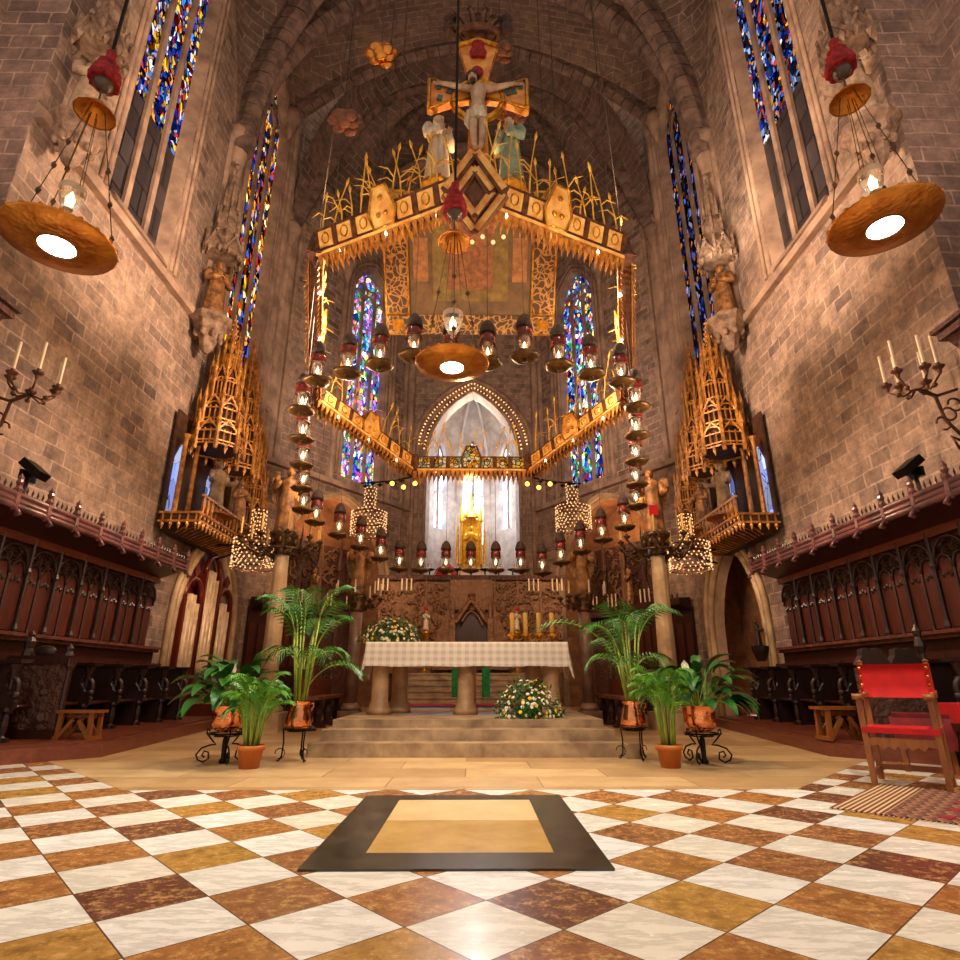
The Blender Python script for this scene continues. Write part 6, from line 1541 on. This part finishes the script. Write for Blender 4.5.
b.ball(hd, (.085, .095, .115), 12, 9); b.tube([hd+V((-.005, -.09, .03)), hd+V((-.01, -.125, -.015)), hd+V((-.01, -.1, -.03))], [.01, .02, .014], 5)
cf = part(b, 'crucified_figure', M['skin'], T)
m = MB(); m.ball(hd+V((0, .03, .03)), (.1, .1, .12), 10, 8); m.ball(hd+V((0, -.05, -.1)), (.06, .05, .06), 8, 6); m.tube([hd+V((.11*cos(t), .11*sin(t), .06)) for t in [2*PI*k/12 for k in range(12)]], .022, 5, True); part(m, 'hair', M['hair'], T, cf)
m = MB(); m.lathe((XC, Yx-.16, zc-.82), [(.17, 0), (.18, .12), (.14, .3)], 14, .1, 6, 1, .85); m.tube([(XC-.16, Yx-.2, zc-.6), (XC-.2, Yx-.2, zc-.85), (XC-.17, Yx-.2, zc-1.0)], [.05, .06, .02], 6); part(m, 'loincloth', M['robew'], T, cf)
for nm, px_, py0, h, rz, rm, lb in (('mourning_figure', 437, 186, 1.62, rad(35), 'robew', 'white robed mourning figure left of the golden cross on the crown'), ('mourning_figure', 511, 188, 1.62, rad(-35), 'robeg', 'pale green robed mourning figure right of the golden cross on the crown')):
    p = at(px_, py0, Y=8.05); T = thing(nm, lb, 'statue', p); r_, f_, h_ = MB(), MB(), MB()
    figure(None, h, (0, 0, 0), rz, 'fold', .07, 8, dict(r=r_, f=f_, h=h_))
    r_.build('robe', M[rm], T); f_.build('body', M['skin'], T); h_.build('hair', M['hair'] if rm == 'robeg' else M['robew'], T)
    m = MB(); m.lathe((0, 0, -.1), [(.3, 0), (.26, .1)], 10); m.build('base', M['gold'], T)
    if rm == 'robeg':
        m = MB(); m.lathe((0, -.03, 0), [(.18*h/1.4, .02), (.17, .3), (.14, .75), (.02, .95)], 14, .08, 7, .8, .7); m.build('yellow_mantle', M['parch'], T)
for k, (px_, py_, r, lb) in enumerate(((381, 55, .34, 'brown paper rose lantern left of the top of the cross'), (345, 122, .33, 'brown paper rose lantern above the white mourning figure'), (512, 118, .3, 'brown paper rose lantern above the green mourning figure'), (500, 52, .3, 'brown paper rose lantern right of the top of the cross'))):
    p = at(px_, py_, Y=8.6); T = thing('rose_lantern', lb, 'lantern', p)
    m = MB(); m.ball((0, 0, 0), (r*.7, r*.5, r*.6), 10, 7)
    for j in range(12):
        a = 2.4*j; rr = r*(.5+.045*j); c = V((rr*cos(a)*.8, -.12+.015*j, rr*sin(a)*.7)); m.ball(c, (r*.42, r*.16, r*.4), 8, 5, Matrix.Rotation(a, 3, 'Y'))
    m.build('petals', M['copper'] if k == 0 else plain('brown_paper_%d' % k, srgb(140, 84, 48), srgb(84, 48, 28), 5, .6), T)
    m = MB(); m.tube([(0, 0, 0), (0, 0, 10)], .008, 4); m.build('wire', M['wire'], T)
p = at(478, 36, Y=8.0); T = thing('spiked_crown', 'brown spiky crown of leaves above the top of the golden cross', 'crown', p)
for k in range(11):
    a = PI*k/10; m = MB(); t = V((cos(a)*.62, .1*sin(3*k), sin(a)*.75+.12)); m.tube([(t.x*.2, 0, 0), V((t.x*.6, t.y, t.z*.6)), t], [.07, .06, .01], 5); m.octa(t*.8, .07, .1); m.build('spike', M['rust'], T)
m = MB(); m.tube([(.4*cos(2*PI*k/16), .2*sin(2*PI*k/16), 0) for k in range(16)], .06, 6, True); m.build('ring', M['rust'], T)
for q in (-1, 1): m = MB(); m.lathe((q*.55, 0, .05), [(.1, 0), (.14, .15), (.06, .3), (.13, .4), (0, .5)], 8); m.build('bud', M['brownfelt'], T)
m = MB(); m.tube([(0, 0, .1), (0, .0, 11)], .012, 4); m.build('wire', M['wire'], T)
WARM = (1, .72, .52); DAY = (.85, .92, 1)
# stall cornice floodlights, plus added fill spots for walls, piers, vault and apse
for s in (-1, 1):
    lamp('SPOT', 'crown_floodlight', (s*1.5, 10.5, 8.6), 2000, WARM, .4, (s*7.2, 10.2, 6.6), 125, 1)  # added fill for the side walls, no such fitting on the crown
    lamp('SPOT', 'cornice_floodlight', (s*5.8, 8.2, 4.3), 800, WARM, .3, (s*-6.9, 12.0, 12.0), 100, 1)
    lamp('SPOT', 'upper_wall_fill', (s*3.0, 9.0, 9.5), 1000, WARM, .4, (s*7.2, 12.0, 16), 100, 1)  # unseen fill added for the upper walls
    lamp('SPOT', 'pier_fill', (s*4.5, 3.6, 7.5), 420, (1, .72, .58), .3, (s*7.6, 7.6, 12), 90, 1)  # added to brighten the piers, fixed to nothing
    lamp('SPOT', 'vault_fill', (s*6.2, 16.5, 10), 700, WARM, .3, (s*-1.5, 19.0, 28), 50, 1)  # unseen spot added to lift the vault
    lamp('SPOT', 'apse_fill', (s*3.6, 16.5, 8.2), 500, (1, .74, .58), .4, (s*5.0, 22.5, 12), 110, 1)  # added fill on the slanting apse walls
    lamp('SPOT', 'low_apse_fill', (s*2.6, 16.0, 5.5), 420, (1, .66, .4), .3, (s*5.0, 22.0, 4.5), 90, 1)  # added fill for the carved galleries low in the apse
    lamp('SPOT', 'floor_light', (s*2.2, 7.0, 8.0), 420, (1, .78, .52), .15, (s*2.0, 7.2, 0), 50, .9)
for s in (-1, 1):
    lamp('SPOT', 'tabernacle_fill', (s*3.6, 13.0, 5.0), 260, (1, .66, .36), .2, (s*6.6, 14.8, 6.6), 60, 1)  # unseen spot added to brighten the gilding
    lamp('SPOT', 'arch_fill', (s*4.6, 14.2, 3.9), 210, (1, .66, .4), .15, (s*7.6, 16.2, 2.6), 70, 1)  # added to brighten the organ and the arch recess
    lamp('POINT', 'crown_front_light', (s*1.7, 7.3, 7.5), 22, (1, .7, .4), .08)
for w_ in (WAL, WAR): lamp('POINT', 'recess_fill', w_.P(3.8, 6.9, .55), 30, (1, .6, .3), .15)  # added fill inside each apse recess, no lamp there
lamp('SPOT', 'console_floodlight', (5.9, 12.2, 10.6), 260, (1, .80, .62), .2, (7.2, 12.7, 15), 85, 1)
lamp('SPOT', 'screen_fill', (0, 14.5, 6.0), 420, (1, .66, .42), .3, (0, 20.2, 3.0), 85, 1)  # unseen spot added to brighten the carved screen
for p, e in (((0, 11.4, 6.0), 150), ((-2.4, 10.2, 5.8), 60), ((2.4, 10.2, 5.8), 60), ((0, 8.6, 9.8), 30)):
    lamp('POINT', 'crown_light', p, e, (1, .66, .36), .15)
lamp('POINT', 'chapel_daylight', (0, A1.y+3.0, 9.5), 150, DAY, .5)
lamp('POINT', 'chapel_lamp', (0, A1.y+.9, 13.0), 50, (1, .72, .5), .2)
w = bpy.data.worlds.new('nave_glow'); bpy.context.scene.world = w; w.use_nodes = True
w.node_tree.nodes['Background'].inputs[0].default_value = (1, .78, .62, 1); w.node_tree.nodes['Background'].inputs[1].default_value = .40
cd = bpy.data.cameras.new('camera'); cam = bpy.data.objects.new('camera', cd); C.objects.link(cam)
cd.sensor_width = 36; cd.lens = 36*FPX/960; cd.clip_start = .05; cd.clip_end = 200
cam.location = CAM; cam.rotation_euler = (PI/2+PITCH, 0, -YAW)
sc = bpy.context.scene; sc.camera = cam
vs = sc.view_settings; vs.view_transform = 'Standard'; vs.look = 'None'; vs.exposure = 0.8; vs.gamma = 1; vs.use_curve_mapping = False
